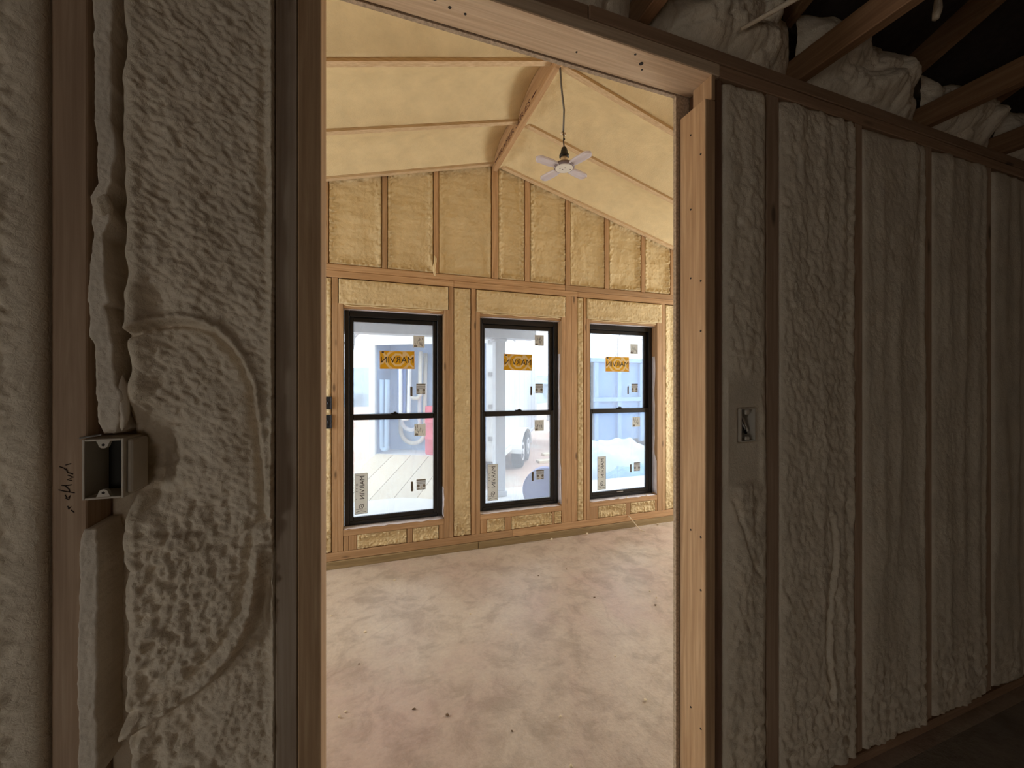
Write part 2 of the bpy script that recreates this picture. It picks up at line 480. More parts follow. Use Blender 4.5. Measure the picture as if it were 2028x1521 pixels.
def wall_foam(x0, x1, z0, z1, seed, depth=0.022, amp=0.006, ztop=None, res=0.009, parent=None, mt=None, rough_edge=0.5, rough_low=False, yf=None):
    """foam fill of one bay: recessed pillow with lumpy edges"""
    nx = max(6, int((x1 - x0) / res)); nz = max(8, int((z1 - z0) / res))
    a = np.linspace(0, 1, nx); b = np.linspace(0, 1, nz)
    A, B = np.meshgrid(a, b)
    Xg = x0 + A * (x1 - x0)
    ZT = z1 if ztop is None else ztop(Xg)
    Zg = z0 + B * (ZT - z0)
    de = np.minimum(np.minimum(Xg - x0, x1 - Xg), np.minimum(Zg - z0, ZT - Zg))
    rim = np.exp(-de / 0.022)
    n1 = fbm(Xg * 7, Zg * 5, seed, 3)
    bl = billow(Xg * 34, Zg * 48, seed + 9, 2)
    band = np.exp(-(de - 0.03) ** 2 / 0.0005)
    low = sstep(0.35, 0.05, Zg - z0) if rough_low else 0.0
    h = -depth * (1 - rim * 0.75) + amp * n1 + (rough_edge * (band + rim) + 0.28 + 0.6 * low) * 0.011 * bl * 2
    h += 0.004 * fbm(Xg * 3, Zg * 22, seed + 4, 2) * 0.6
    h = np.where(de < 1e-6, np.minimum(h, 0) - 0.030, h)
    Y = (YF if yf is None else yf) - h
    return grid_obj('foam_panel', np.stack([Xg, Y, Zg], -1), mt or FOAM, parent or wall_far)
# gable bays
sd = 1
smooth_bays = {5: 0.25, 4: 0.35, 9: 0.4}
gx = [XL - .04] + [v for g in gable for v in g] + [XR + .04]
for k in range(len(gable) + 1):
    a, b = gx[2 * k] , gx[2 * k + 1]
    a = max(a, XL); b = min(b, XR)
    re = 0.6 if 1.1 < a < 3.3 else 0.5
    if abs(a - 0.596) < .01: re = 0.15
    if abs(a - 1.913) < .01: re = 0.25
    wall_foam(a + .001, b - .001, ZP1 + .003, float(max(zroof(a), zroof(b))), sd, ztop=lambda X: zroof(X) + 0.05, rough_edge=re, depth=0.026); sd += 1
# lower bays between studs
for (a, b) in [(XL, -1.70), (-1.66, -1.26), (-1.22, -0.82), (-0.78, -0.277), (0.731, 0.898), (1.991, 2.070), (3.083, 3.240), (3.28, 3.66), (3.70, 4.1), (4.14, XR)]:
    wall_foam(a + .001, b - .001, ZB, ZP0 - .002, sd, depth=0.012, amp=0.004, rough_edge=0.35, rough_low=True); sd += 1
for w, (a, b) in zip(wins, ((-0.230, 0.691), (0.941, 1.865), (2.101, 3.042))):
    wall_foam(a + .001, b - .001, 2.178, ZP0 - .002, sd, depth=-0.004, amp=0.003, rough_edge=0.25); sd += 1
for (a, b) in [(-0.086, 0.326), (0.370, 0.602), (1.046, 1.226), (1.287, 1.714), (1.738, 1.818), (2.236, 2.578), (2.632, 2.955)]:
    wall_foam(a + .001, b - .001, ZB, 0.258, sd, depth=0.016, amp=0.006, rough_edge=0.55, res=0.006); sd += 1
# foam squeezed out of the joint above the windows, and the strip hanging over the plate
def foam_bead(name, pts, r, parent, mt=None, seed=0, n=8):
    rs = [r * (0.7 + 0.5 * abs(float(perlin(i * 0.9, seed * 3.3, seed)))) * (0.35 if i in (0, len(pts) - 1) else 1) for i in range(len(pts))]
    V, F = tube_geo(pts, rs, n)
    return mk(name, V, F, mt or FOAM, parent, True)
for w in wins:
    s = random.randint(0, 99)
    pts = [(w + t * WW, YF + .004 + 0.004 * random.random(), 2.176 + 0.004 * math.sin(t * 23 + s)) for t in np.linspace(0.0, 1.0, 26)]
    foam_bead('foam_bead', pts, 0.008, wall_far, seed=s)
foam_bead('foam_drip', [(0.560 + 0.006 * math.sin(i), YF - 0.014, 2.66 - i * 0.026) for i in range(8)], 0.014, wall_far, seed=4)

# ---------------- windows
def text_mesh(s, size, cx, cz, mirror=True, rot=0.0):
    cu = bpy.data.curves.new('lettering', 'FONT')
    cu.body = s; cu.size = size; cu.align_x = 'CENTER'; cu.align_y = 'CENTER'
    cu.resolution_u = 2
    ob = bpy.data.objects.new('lettering', cu)
    COL.objects.link(ob)
    bpy.context.view_layer.update()
    dg = bpy.context.evaluated_depsgraph_get()
    me = bpy.data.meshes.new_from_object(ob.evaluated_get(dg))
    V = [(v.co.x, v.co.y) for v in me.vertices]; F = [list(p.vertices) for p in me.polygons]
    bpy.data.objects.remove(ob); bpy.data.curves.remove(cu); bpy.data.meshes.remove(me)
    out = []
    c, s_ = math.cos(rot), math.sin(rot)
    for (x, y) in V:
        if mirror: x = -x
        out.append((cx + x * c - y * s_, cz + x * s_ + y * c))
    return out, F
def print_mat():
    # orange sticker with a paler interlaced rosette printed on it
    m, nt, bs, out = new_mat('orange_rosette_print')
    tc = nd(nt, 'ShaderNodeTexCoord'); sp = nd(nt, 'ShaderNodeSeparateXYZ')
    nt.links.new(tc.outputs['Object'], sp.inputs[0])
    def mth(op, a, b=None):
        n = nd(nt, 'ShaderNodeMath', operation=op)
        for i, v in enumerate((a, b)):
            if v is None: continue
            if isinstance(v, (int, float)): n.inputs[i].default_value = v
            else: nt.links.new(v, n.inputs[i])
        return n.outputs[0]
    x, z = sp.outputs[0], sp.outputs[2]
    def band(d, r0, r1): return mth('MULTIPLY', mth('GREATER_THAN', d, r0), mth('LESS_THAN', d, r1))
    def circ(cx, cz, kx=1.0): 
        a = mth('MULTIPLY', mth('SUBTRACT', x, cx), kx); b = mth('SUBTRACT', z, cz)
        return mth('SQRT', mth('ADD', mth('MULTIPLY', a, a), mth('MULTIPLY', b, b)))
    ax, az = mth('ABSOLUTE', mth('SUBTRACT', x, .004)), mth('ABSOLUTE', z)
    octo = mth('MAXIMUM', mth('MAXIMUM', ax, az), mth('MULTIPLY', mth('ADD', ax, az), .7071))
    f = band(octo, .040, .058)
    f = mth('MAXIMUM', f, band(circ(.004, .0, .86), .078, .096))
    f = mth('MAXIMUM', f, band(circ(-.165, .02), .052, .070))
    f = mth('MAXIMUM', f, band(circ(.160, -.01), .048, .064))
    f = mth('MAXIMUM', f, mth('LESS_THAN', circ(.062, .050), .018))
    c = mixc(nt, (0.84, 0.40, 0.012), (0.93, 0.62, 0.27), f)
    nt.links.new(c, bs.inputs['Base Color']); bs.inputs['Roughness'].default_value = .5
    return m
def backlit(m, k):
    nt = m.node_tree; bs = nt.nodes['Principled BSDF']; out = nt.nodes['Material Output']
    tl = nd(nt, 'ShaderNodeBsdfTranslucent'); mx = nd(nt, 'ShaderNodeMixShader'); mx.inputs[0].default_value = k
    nt.links.new(bs.inputs['Base Color'].links[0].from_socket, tl.inputs[0])
    nt.links.new(bs.outputs[0], mx.inputs[1]); nt.links.new(tl.outputs[0], mx.inputs[2]); nt.links.new(mx.outputs[0], out.inputs[0])
    return m
ORANGE = print_mat()
ORANGE_L = plain('pale_orange_print', (0.95, 0.64, 0.30), 0.5, var=0.05)
BEIGE = plain('beige_sticker', (0.80, 0.75, 0.62), 0.6, var=0.06)
GREYST = plain('grey_sticker', (0.64, 0.62, 0.56), 0.6, var=0.12, nscale=40)
PRINT = plain('sticker_print', (0.05, 0.035, 0.02), 0.7)
PRINT2 = plain('faded_print', (0.22, 0.20, 0.16), 0.7)
WHITEPAPER = plain('white_sticker_border', (0.80, 0.76, 0.66), 0.6)
for m_ in (ORANGE, ORANGE_L, BEIGE, GREYST): backlit(m_, .5)
def sticker(name, parent, cx, cz, y, shapes, mats, rot=0.0):
    mb = MB()
    for (poly, faces, mi, lift) in shapes:
        c, s = math.cos(rot), math.sin(rot)
        V = [(cx + px * c - pz * s, y - lift, cz + px * s + pz * c) for px, pz in poly]
        mb.add(V, faces, mi)
    return mb.build(name, mats, parent)
def rect(x0, x1, z0, z1): return [(x0, z0), (x1, z0), (x1, z1), (x0, z1)], [(0, 1, 2, 3)]
def border(W, Hh, t, mi):
    return [(*rect(-W / 2, W / 2, -Hh / 2, -Hh / 2 + t), mi, .0012), (*rect(-W / 2, W / 2, Hh / 2 - t, Hh / 2), mi, .0012), (*rect(-W / 2, -W / 2 + t, -Hh / 2, Hh / 2), mi, .0012), (*rect(W / 2 - t, W / 2, -Hh / 2, Hh / 2), mi, .0012)]
def ring(cx, cz, rx0, rz0, rx1, rz1, n, W, Hh, a0=0, a1=360, ph=0):
    V, F = [], []
    for k in range(n + 1):
        w = math.radians(a0 + (a1 - a0) * k / n + ph)
        for (rx, rz) in ((rx0, rz0), (rx1, rz1)):
            V.append((max(-W / 2, min(W / 2, cx + rx * math.cos(w))), max(-Hh / 2, min(Hh / 2, cz + rz * math.sin(w)))))
    for k in range(n): F.append((2 * k, 2 * k + 1, 2 * k + 3, 2 * k + 2))
    return V, F
def big_sticker(parent, cx, cz, y, tilt):
    W, Hh = 0.300, 0.160
    sh = [(*rect(-W / 2, W / 2, -Hh / 2, Hh / 2), 0, 0.0010)] + border(W, Hh, .004, 1)
    sh.append((*rect(-W / 2 + .016, -W / 2 + .036, .060, .074), 2, .0014))
    tv, tf = text_mesh('MARVIN', 0.079, 0, -0.002)
    sh.append((tv, tf, 2, .0018))
    return sticker('brand_sticker', parent, cx, cz, y, sh, [ORANGE, ORANGE_L, PRINT, BEIGE], tilt)
def mark_sticker(parent, cx, cz, y, seed, W=0.100, Hh=0.108):
    r = random.Random(seed)
    sh = [(*rect(-W / 2, W / 2, -Hh / 2, Hh / 2), 0, .0008)]
    for k in range(13):   # diagonal brush-like printed strokes
        x = r.uniform(-W * .42, W * .30); z = r.uniform(-Hh * .40, Hh * .25)
        l = r.uniform(.012, .034); t = r.uniform(.002, .0055); s = r.uniform(-.3, .9)
        sh.append(([(x, z), (x + t, z), (x + t - l * .35 * s, z + l), (x - l * .35 * s, z + l)], [(0, 1, 2, 3)], 1 if k < 5 else 2, .0012))
    sh.append((*rect(-W * .44, -W * .16, -Hh * .46, -Hh * .28), 2, .0011))
    return sticker('care_sticker', parent, cx, cz, y, sh, [BEIGE, PRINT, PRINT2])
def icon_sticker(parent, cx, cz, y, W=0.082, Hh=0.095):
    sh = [(*rect(-W / 2, W / 2, -Hh / 2, Hh / 2), 0, .0008),
          (*rect(-W / 2, W / 2, Hh * .38, Hh / 2), 2, .0012), (*rect(-W / 2, W / 2, Hh * .22, Hh * .26), 2, .0012), (*rect(-W / 2, W / 2, Hh * .08, Hh * .11), 2, .0012)]
    for sx in (-1, 1):
        sh.append((*ring(sx * W * .32, -Hh * .12, .0, .0, .013, .014, 10, W, Hh), 2, .0012))
        sh.append((*rect(sx * W * .3 - .012, sx * W * .3 + .012, -Hh * .46, -Hh * .38), 2, .0012))
    sh.append(([(-.010, -Hh * .42), (.010, -Hh * .42), (0, -Hh * .02)], [(0, 1, 2)], 1, .0012))
    return sticker('icon_sticker', parent, cx, cz, y, sh, [GREYST, BEIGE, PRINT2])
def bar_sticker(parent, cx, cz, y):
    W, Hh = 0.020, 0.088
    sh = [(*rect(-W / 2, W / 2, -Hh / 2, Hh / 2), 0, .0008)]
    z = -Hh / 2 + .004
    r = random.Random(3)
    while z < Hh / 2 - .006:
        t = r.uniform(.002, .006); sh.append((*rect(-W / 2 + .002, W / 2 - .002, z, z + t), 1, .0012)); z += t + r.uniform(.0015, .003)
    return sticker('barcode_sticker', parent, cx, cz, y, sh, [PRINT2, PRINT])
def tall_sticker(parent, cx, cz, y):
    W, Hh = 0.104, 0.350
    sh = [(*rect(-W / 2, W / 2, -Hh / 2, Hh / 2), 0, .0009)] + border(W, Hh, .003, 1)
    tv, tf = text_mesh('MARVIN', 0.056, .010, .052, True, math.radians(90))
    tv = [(px, .045 + (pz - .045)) for px, pz in tv]
    sh.append((tv, tf, 2, .0014))
    sh.append((*ring(.004, -.112, .017, .018, .022, .023, 12, W, Hh, 30, 300), 2, .0013))
    sh.append((*ring(.010, -.108, .006, .012, .011, .017, 8, W, Hh, 160, 420), 2, .0013))
    sh.append((*ring(-.034, .078, .006, .008, .009, .011, 8, W, Hh), 1, .0013))
    for (x, z, w, h) in [(-.036, .045, .012, .006), (-.036, .020, .012, .006), (-.040, -.045, .006, .006)]:
        sh.append((*rect(x - w / 2, x + w / 2, z - h / 2, z + h / 2), 1, .0013))
    sh.append((*rect(-W / 2 + .01, W / 2 - .01, .155, .158), 1, .0013)); sh.append((*rect(-W / 2 + .01, W / 2 - .01, -.137, -.134), 1, .0013))
    sh.append(([(-.04, -.160), (0, -.150), (.04, -.162), (.04, -.157), (0, -.145), (-.04, -.155)], [(0, 1, 4, 5), (1, 2, 3, 4)], 1, .0013))
    return sticker('name_sticker', parent, cx, cz, y, sh, [BEIGE, PRINT2, PRINT])
WY0, WY1 = 3.700, 3.775
for i, w in enumerate(wins):
    x0, x1 = w, w + WW
    m = MB()
    fw = 0.040
    m.box(x0, x0 + fw, WY0, WY1, WZ0, WZ1, 0, .004); m.box(x1 - fw, x1, WY0, WY1, WZ0, WZ1, 0, .004)
    m.box(x0 + fw, x1 - fw, WY0, WY1, WZ1 - .05, WZ1, 0, .004); m.box(x0 + fw, x1 - fw, WY0, WY1, WZ0, WZ0 + .034, 0, .004)
    win = structure(m.build('window_%d' % (i + 1), BLACK))
    zm = 1.236
    gx0, gx1 = x0 + 0.072, x1 - 0.076
    # upper sash sits further out
    m = MB(); y0, y1 = WY0 + .035, WY0 + .070
    m.box(x0 + fw, gx0, y0, y1, zm - .02, WZ1 - .05, 0, .003); m.box(gx1, x1 - fw, y0, y1, zm - .02, WZ1 - .05, 0, .003)
    m.box(gx0, gx1, y0, y1, WZ1 - .088, WZ1 - .05, 0, .003); m.box(gx0, gx1, y0, y1, zm - .02, zm + .022, 0, .003)
    m.build('upper_sash', BLACK, win)
    m = MB(); y0, y1 = WY0 + .004, WY0 + .034
    m.box(x0 + fw, gx0, y0, y1, WZ0 + .034, zm + .02, 0, .003); m.box(gx1, x1 - fw, y0, y1, WZ0 + .034, zm + .02, 0, .003)
    m.box(gx0, gx1, y0, y1, WZ0 + .034, WZ0 + .068, 0, .003); m.box(gx0, gx1, y0 - .004, y1, zm - .027, zm + .020, 0, .004)
    m.build('lower_sash', BLACK, win)
    m = MB(); cx = (gx0 + gx1) / 2
    m.box(cx - .032, cx + .032, WY0 + .006, WY0 + .034, zm + .021, zm + .030, 0, .003)
    m.box(cx - .010, cx + .016, WY0 - .006, WY0 + .02, zm + .028, zm + .040, 0, .003)
    m.build('sash_lock', BLACK, win)
    m = MB(); m.box(cx - .04, cx + .04, WY0 - .003, WY0 + .004, WZ0 + .046, WZ0 + .056, 0, .002)
    m.build('lift_handle', STEEL if i == 2 else BLACK, win)
    yu, yl = WY0 + .050, WY0 + .018
    up = mk('upper_pane', *cbox(gx0 - .004, gx1 + .004, yu, yu + .004, zm + .018, WZ1 - .084), PANE, win)
    lo = mk('lower_pane', *cbox(gx0 - .004, gx1 + .004, yl, yl + .004, WZ0 + .064, zm - .022), PANE, win)
    # stickers on the room side of the film
    ox = (0.0, 0.0, -0.01)[i]
    big_sticker(up, gx0 + 0.365 + (0, -.02, -.025)[i], 1.735, yu - .0005, math.radians((0.4, -0.6, 0.0)[i]))
    mark_sticker(up, gx0 + 0.555 + (0, .02, .0)[i], (1.905, 1.960, 1.905)[i], yu - .0005, 5 + i)
    bar_sticker(up, gx0 + 0.487 + ox, 1.452, yu - .0005)
    icon_sticker(up, gx0 + 0.572 + ox, 1.475, yu - .0005)
    mark_sticker(lo, gx0 + 0.560, 1.105, yl - .0005, 15 + i)
    tall_sticker(lo, gx0 + 0.062 + (0, 0.012, 0.06)[i], 0.575, yl - .0005)
    bar_sticker(lo, gx0 + 0.490, 0.600, yl - .0005)
    icon_sticker(lo, gx0 + 0.570, 0.612, yl - .0005)
    # white flashing tape folded into the rough opening
    def flap(name, pts_in, pts_out):
        V = []; F = []
        for a, b in zip(pts_in, pts_out): V += [a, b, (a[0] + .0012, a[1], a[2] + .0012), (b[0] + .0012, b[1], b[2] + .0012)]
        for k in range(len(pts_in) - 1):
            o = 4 * k
            F += [(o, o + 1, o + 5, o + 4), (o + 2, o + 6, o + 7, o + 3), (o, o + 4, o + 6, o + 2), (o + 1, o + 3, o + 7, o + 5)]
        F += [(0, 2, 3, 1), (4 * len(pts_in) - 4, 4 * len(pts_in) - 3, 4 * len(pts_in) - 1, 4 * len(pts_in) - 2)]
        return mk(name, V, F, FLASH, win, True)
    n = 22
    zz = np.linspace(0, 1, n)
    flap('sill_flashing', [(x0 + t * (x1 - x0), WY0 - .001, WZ0 + .002) for t in zz], [(x0 + t * (x1 - x0), YF + .002 + .006 * math.sin(t * 31 + i) + .004 * math.sin(t * 83), WZ0 - .002 + .003 * math.sin(t * 47 + i)) for t in zz])
    if i > 0:
        flap('side_flashing', [(x1 + .004, WY0 - .001, WZ0 + .01 + t * 1.50) for t in zz],
             [(x1 + .006 - .004 * math.sin(t * 9), YF + (.004 if t < .24 else .034) + .010 * math.sin(t * 17 + i) * (t > .24), WZ0 + .01 + t * 1.50) for t in zz])
    else:
        flap('side_flashing', [(x1 + .004, WY0 - .001, WZ0 + .01 + t * 0.26) for t in zz], [(x1 + .006 - .003 * math.sin(t * 9), YF + .01 + .010 * math.sin(t * 7), WZ0 + .01 + t * 0.26) for t in zz])
    flap('head_flashing', [(x0 + t * (x1 - x0), WY0 - .001, WZ1 - .001) for t in zz], [(x0 + t * (x1 - x0), YF + .026 + .003 * math.sin(t * 29 + i), WZ1 + .002) for t in zz])

# ---------------- far room side walls, back panel and roof
def holed_wall(name, x, th, hole, mt):
    y0, y1 = YB + .002, yb0 - .002
    (a, b, c, d) = hole
    m = MB()
    m.box(x, x + th, y0, a, 0, 3.0).box(x, x + th, b, y1, 0, 3.0).box(x, x + th, a, b, 0, c).box(x, x + th, a, b, d, 3.0)
    return structure(m.build(name, mt))
holed_wall('wall_left', XL - .08, .08, (2.20, 3.50, 0.50, 2.20), FOAM)
holed_wall('wall_right', XR, .08, (2.20, 3.50, 0.50, 2.20), FOAM)
ceil_m = MB()
for s in (-1, 1):
    xe = XL - .1 if s < 0 else XR + .1
    V = []
    for dz in (0.16, 0.19):
        for (x, y) in ((RX0, YB - .15), (xe, YB - .15), (xe, yb1), (RX0, yb1)):
            V.append((x, y, float(zroof(x)) + dz))
    F = [(0, 1, 2, 3), (4, 7, 6, 5), (0, 4, 5, 1), (1, 5, 6, 2), (2, 6, 7, 3), (3, 7, 4, 0)]
    ceil_m.add(V, F)
ceiling = structure(ceil_m.build('ceiling', OSB))
# ridge beam with the stamped text on its left face
ZRB = 3.512
ridge = board('ridge_beam', RX0 - .022, RX0 + .022, YB + .004, YF - .002, ZRB, ZRB + 0.17, WY, ceiling, .003)
tv, tf = text_mesh('FRAMER SERIES', 0.068, 0, 0, mirror=False)
tx = [v[0] for v in tv]; k = 0.74 / (max(tx) - min(tx))
mb = MB()
cy, cz = 3.06, ZRB + .040
mb.add([(RX0 - .0232, cy - px * k, cz + pz) for px, pz in tv], tf)
for yy in (cy + .44, cy - .44):
    mb.add([(RX0 - .0232, yy - .045, cz - .007), (RX0 - .0232, yy + .045, cz - .007), (RX0 - .0232, yy + .045, cz + .007), (RX0 - .0232, yy - .045, cz + .007)], [(0, 1, 2, 3)])
mb.build('stamped_lettering', STAMP, ridge)
# rafters
raf_y = [1.71, 2.33, 2.95, 3.590]
for ry in raf_y:
    for s in (-1, 1):
        xa = RX0 + s * .024; xe = XL if s < 0 else XR
        V = []
        for y in (ry - .022, ry + .022):
            for x in (xa, xe):
                zz0 = float(zroof(x)); V += [(x, y, zz0), (x, y, zz0 + .155)]
        F = [(0, 2, 3, 1), (4, 5, 7, 6), (0, 1, 5, 4), (2, 6, 7, 3), (0, 4, 6, 2), (1, 3, 7, 5)]
        mk('rafter', V, F, RAFT, ceiling)
def roof_foam(s, y0, y1, seed):
    xa = RX0 + s * .024; xe = (XL if s < 0 else XR)
    ny = max(8, int((y1 - y0) / .014)); nx = int(abs(xe - xa) / .016)
    A, B = np.meshgrid(np.linspace(0, 1, nx), np.linspace(0, 1, ny))
    Xg = xa + A * (xe - xa); Yg = y0 + B * (y1 - y0)
    de = np.minimum(Yg - y0, y1 - Yg); dr = np.abs(Xg - xa)
    tt = np.clip((Yg - y0) / (y1 - y0), 0, 1)
    h = -0.012 - 0.085 * np.sin(np.pi * tt) ** .75 + (0.05 * np.exp(-dr / .05) if s > 0 else -.03 * np.exp(-dr / .12))     # metres relative to rafter undersides (negative = recessed)
    h += 0.010 * fbm(Xg * 2.2, Yg * 3.0, seed, 3)
    u, v = rot2(Xg, Yg, 25, 9, 26)
    h += 0.005 * billow(u, v, seed + 2, 2) * (0.4 + 1.6 * np.exp(-dr / .35) * (s > 0))
    if s > 0: h += 0.016 * billow(Xg * 16, Yg * 20, seed + 6, 2) * np.exp(-dr / .22)
    h = np.where(de < 1e-6, 0.0 - .02, h)
    Zg = zroof(Xg) - h
    return grid_obj('foam_panel', np.stack([Xg, Yg, Zg], -1), FOAM, ceiling)
ed = [YB] + [v for r in raf_y for v in (r - .022, r + .022)]
for k in range(len(raf_y)):
    for s in (-1, 1): roof_foam(s, ed[2 * k] + .0005, ed[2 * k + 1] - .0005, sd); sd += 1

# ---------------- near partition
OX0, OX1, OZ = -0.1035, 1.0645, 2.566      # doorway
m = MB()
m.box(-3.0, OX0 - .005, YB - .014, YB, 0, 3.75).box(OX1 - .014, 5.0, YB - .014, YB, 0, 3.75).box(OX0 - .005, OX1 - .014, YB - .014, YB, OZ - .004, 3.75)
wall_near = structure(m.build('wall_near', PLYEDGE))
NS1 = YB - .015
def nstud(x0, x1, z0, z1, mt=RZ, name='stud', y0=YN, y1=NS1, ch=.0025):
    return board(name, x0, x1, y0, y1, z0, z1, mt, wall_near, ch)
# double top plate runs across the doorway as its head
board('top_plate', -3.0, 1.128, YN, NS1, OZ, OZ + .042, JX, wall_near)
board('top_plate', 1.130, 5.0, YN + .002, NS1, OZ, OZ + .042, RX, wall_near)
board('top_plate', -3.0, 0.62, YN + .003, NS1, OZ + .043, OZ + .086, RX, wall_near)
board('top_plate', 0.622, 5.0, YN - .002, NS1, OZ + .043, OZ + .086, RX, wall_near)
# left of the doorway
xa, xb = pX(545, YN), pX(588.5, YN)
nstud(xb + .0015, OX0, 0.0, OZ - .001, JZ, 'jack_stud', YN, NS1)
nstud(xa, xb, 0.0, OZ - .001, OVZ, 'stud', YN + .002)
s1a, s1b = pX(103, YN), pX(174, YN)
stud_l = nstud(s1a, s1b, 0.0, OZ - .001, RZ, 'stud', YN - .002)
for cx in (-1.05, -1.5): nstud(cx - .022, cx + .022, 0.0, OZ - .001)
board('bottom_plate', -3.0, OX0 - .06, YN + .03, NS1, 0.0, .04, RX, wall_near)
# right of the doorway
JT = 2.478
nstud(OX1, 1.108, 0.0, JT, JZ, 'jack_stud')
nstud(1.092, 1.1085, JT + .003, OZ - .001, JZ, 'filler_block', YN, YN + .085)
nstud(1.1095, 1.150, 0.0, OZ - .001, DZ, 'king_stud', YN + .012)
rst = [(1.352, 1.412), (1.836, 1.880), (2.305, 2.354), (2.787, 2.840), (3.26, 3.31), (3.74, 3.79), (4.22, 4.27), (4.7, 4.75)]
for a, b in rst: nstud(a, b, .04, OZ - .001, RZ, 'stud', YN + .004)
board('bottom_plate', 1.111, 5.0, YN - .004, NS1, 0.0, .040, RX, wall_near)
# nail holes in the clean framing
def nails(pts, axis, parent, r=.0035):
    for (x, y, z, k) in pts:
        V, F = lathe([(r * k, 0), (r * k * .8, .0012)], 10)
        if axis == 'z': W = [(x + a, y + b, z - c) for a, b, c in V]
        else: W = [(x - c, y + a, z + b) for a, b, c in V]
        mk('nail_hole', W, F, NAIL, parent)
nails([(pX(1270, 1.10), 1.10, OZ, 1.5), (0.80, 1.075, OZ, .8), (0.86, 1.12, OZ, .7), (.17, 1.10, OZ, 1.9), (.215, 1.115, OZ, 1.0), (.26, 1.12, OZ, .8), (.62, 1.13, OZ, .7)], 'z', wall_near, .0050)
nails([(OX1, 1.075, z, .8) for z in (2.30, 1.87, 1.70, 1.0, .82, .35)] + [(OX1, 1.12, z + .03, .7) for z in (2.36, 2.1, 1.86, .98, .36)], 'x', wall_near, .0050)

# ---- foam bays of the near partition
def near_foam(x0, x1, z0, z1, hfun, res, mt=FOAM_N, name='foam_panel', yf=YN):
    nx = max(6, int((x1 - x0) / res)); nz = max(8, int((z1 - z0) / res))
    Xg, Zg = np.meshgrid(np.linspace(x0, x1, nx), np.linspace(z0, z1, nz))
    h = hfun(Xg, Zg)
    edge = np.zeros_like(h, bool); edge[0] = edge[-1] = True; edge[:, 0] = edge[:, -1] = True
    h = np.where(edge, -0.105, np.maximum(h, -0.105))
    return grid_obj(name, np.stack([Xg, yf - h, Zg], -1), mt, wall_near)
# the big textured bay left of the doorway
bx0, bx1 = s1b + .001, xa - .0005
def pp(px, py): return (pX(px, YN - .01), pZ(px, py, YN - .01))
arc1 = [pp(*p) for p in [(252, 650), (290, 632), (340, 626), (385, 632), (425, 648), (460, 680), (485, 715), (505, 760), (513, 820), (520, 880), (527, 950), (530, 1020)]]
arc2 = [pp(*p) for p in [(522, 1050), (513, 1110), (505, 1160), (494, 1215), (478, 1255), (450, 1300), (410, 1345), (360, 1385), (300, 1420), (228, 1462)]]
def h_left(X, Z):
    eL = pX(250, YN) + .010 * fbm(Z * 8, Z * 0 + 3.1, 3, 3)
    u, v = rot2(X, Z, -34, 22, 62)
    u2, v2 = rot2(X, Z, -34, 60, 120)
    low = sstep(1.50, 1.15, Z)
    c1 = cobble(u * 1.5, v * 1.1, 21) * .7 + cobble(u * 3.1, v * 2.3, 22) * .4
    c2 = cobble(X * 46, Z * 46, 25) * .75 + cobble(X * 100, Z * 100, 26) * .4
    lump = c1 * (1 - low) + c2 * low
    eff = sstep(0.0, .03, X - eL)
    h = 0.004 + eff * ((0.0085 + .0040 * low) * (lump - 0.5) + 0.0022 * fbm(u2, v2, 31, 2) + .005 * fbm(X * 15, Z * 15, 36, 2)) + 0.010 * fbm(X * 6, Z * 4, 33, 2)
    # lumps get coarser towards the lower left
    h += 0.014 * (cobble(X * 27, Z * 27, 41) - .5) * sstep(-.25, -.45, X) * sstep(1.6, 1.3, Z)
    d1 = polydist(X, Z, arc1); d2 = polydist(X, Z, arc2)
    # the layer inside the upper arc lies lower, with a sharp lip
    xs_ = np.array([p[0] for p in arc1]); zs_ = np.array([p[1] for p in arc1])
    zarc = np.interp(X, xs_, zs_)
    inside = sstep(0.0, 0.008, zarc - Z) * sstep(1.18, 1.30, Z)
    h -= 0.015 * inside
    h += 0.012 * np.exp(-(d1 / .009) ** 2) - 0.014 * np.exp(-((d1 - .014) / .006) ** 2) * inside
    h += 0.020 * np.exp(-(d2 / .012) ** 2) - .010 * np.exp(-((d2 - .024) / .008) ** 2)
    xs2 = np.array([p[0] for p in arc2])[::-1]; zs2 = np.array([p[1] for p in arc2])[::-1]
    below = sstep(0.0, .01, np.interp(X, xs2, zs2) - Z) * sstep(1.1, 0.95, Z)
    h -= 0.016 * below * (1 - np.exp(-(d2 / .02) ** 2))
    h -= below * 0.55 * 0.0085 * (lump - 0.5)
    # two deep hollows on the crevice side and a raised roll
    for (px, py, r, a) in [(300, 605, .030, -.030), (275, 895, .055, -.050), (270, 960, .050, -.045), (268, 585, .018, .014), (262, 690, .02, .012), (262, 775, .02, .012)]:
        cx, cz = pp(px, py)
        h += a * np.exp(-(((X - cx) / r) ** 2 + ((Z - cz) / (r * 1.3)) ** 2))
    # film edge against the stud on the right
    dr = bx1 - X
    h += 0.012 * np.exp(-(dr / .010) ** 2) - 0.012 * np.exp(-((dr - .022) / .010) ** 2) * (0.5 + 0.5 * np.sin(Z * 7))
    # crevice on the left
    roll = np.exp(-((X - eL - .016) / .014) ** 2)
    h += .006 * roll
    gapw = sstep(0.004, -0.022, X - eL)
    h = h * (1 - gapw) + (-0.075) * gapw
    return h
near_foam(bx0, bx1, 0.0, OZ - .002, h_left, .0034)
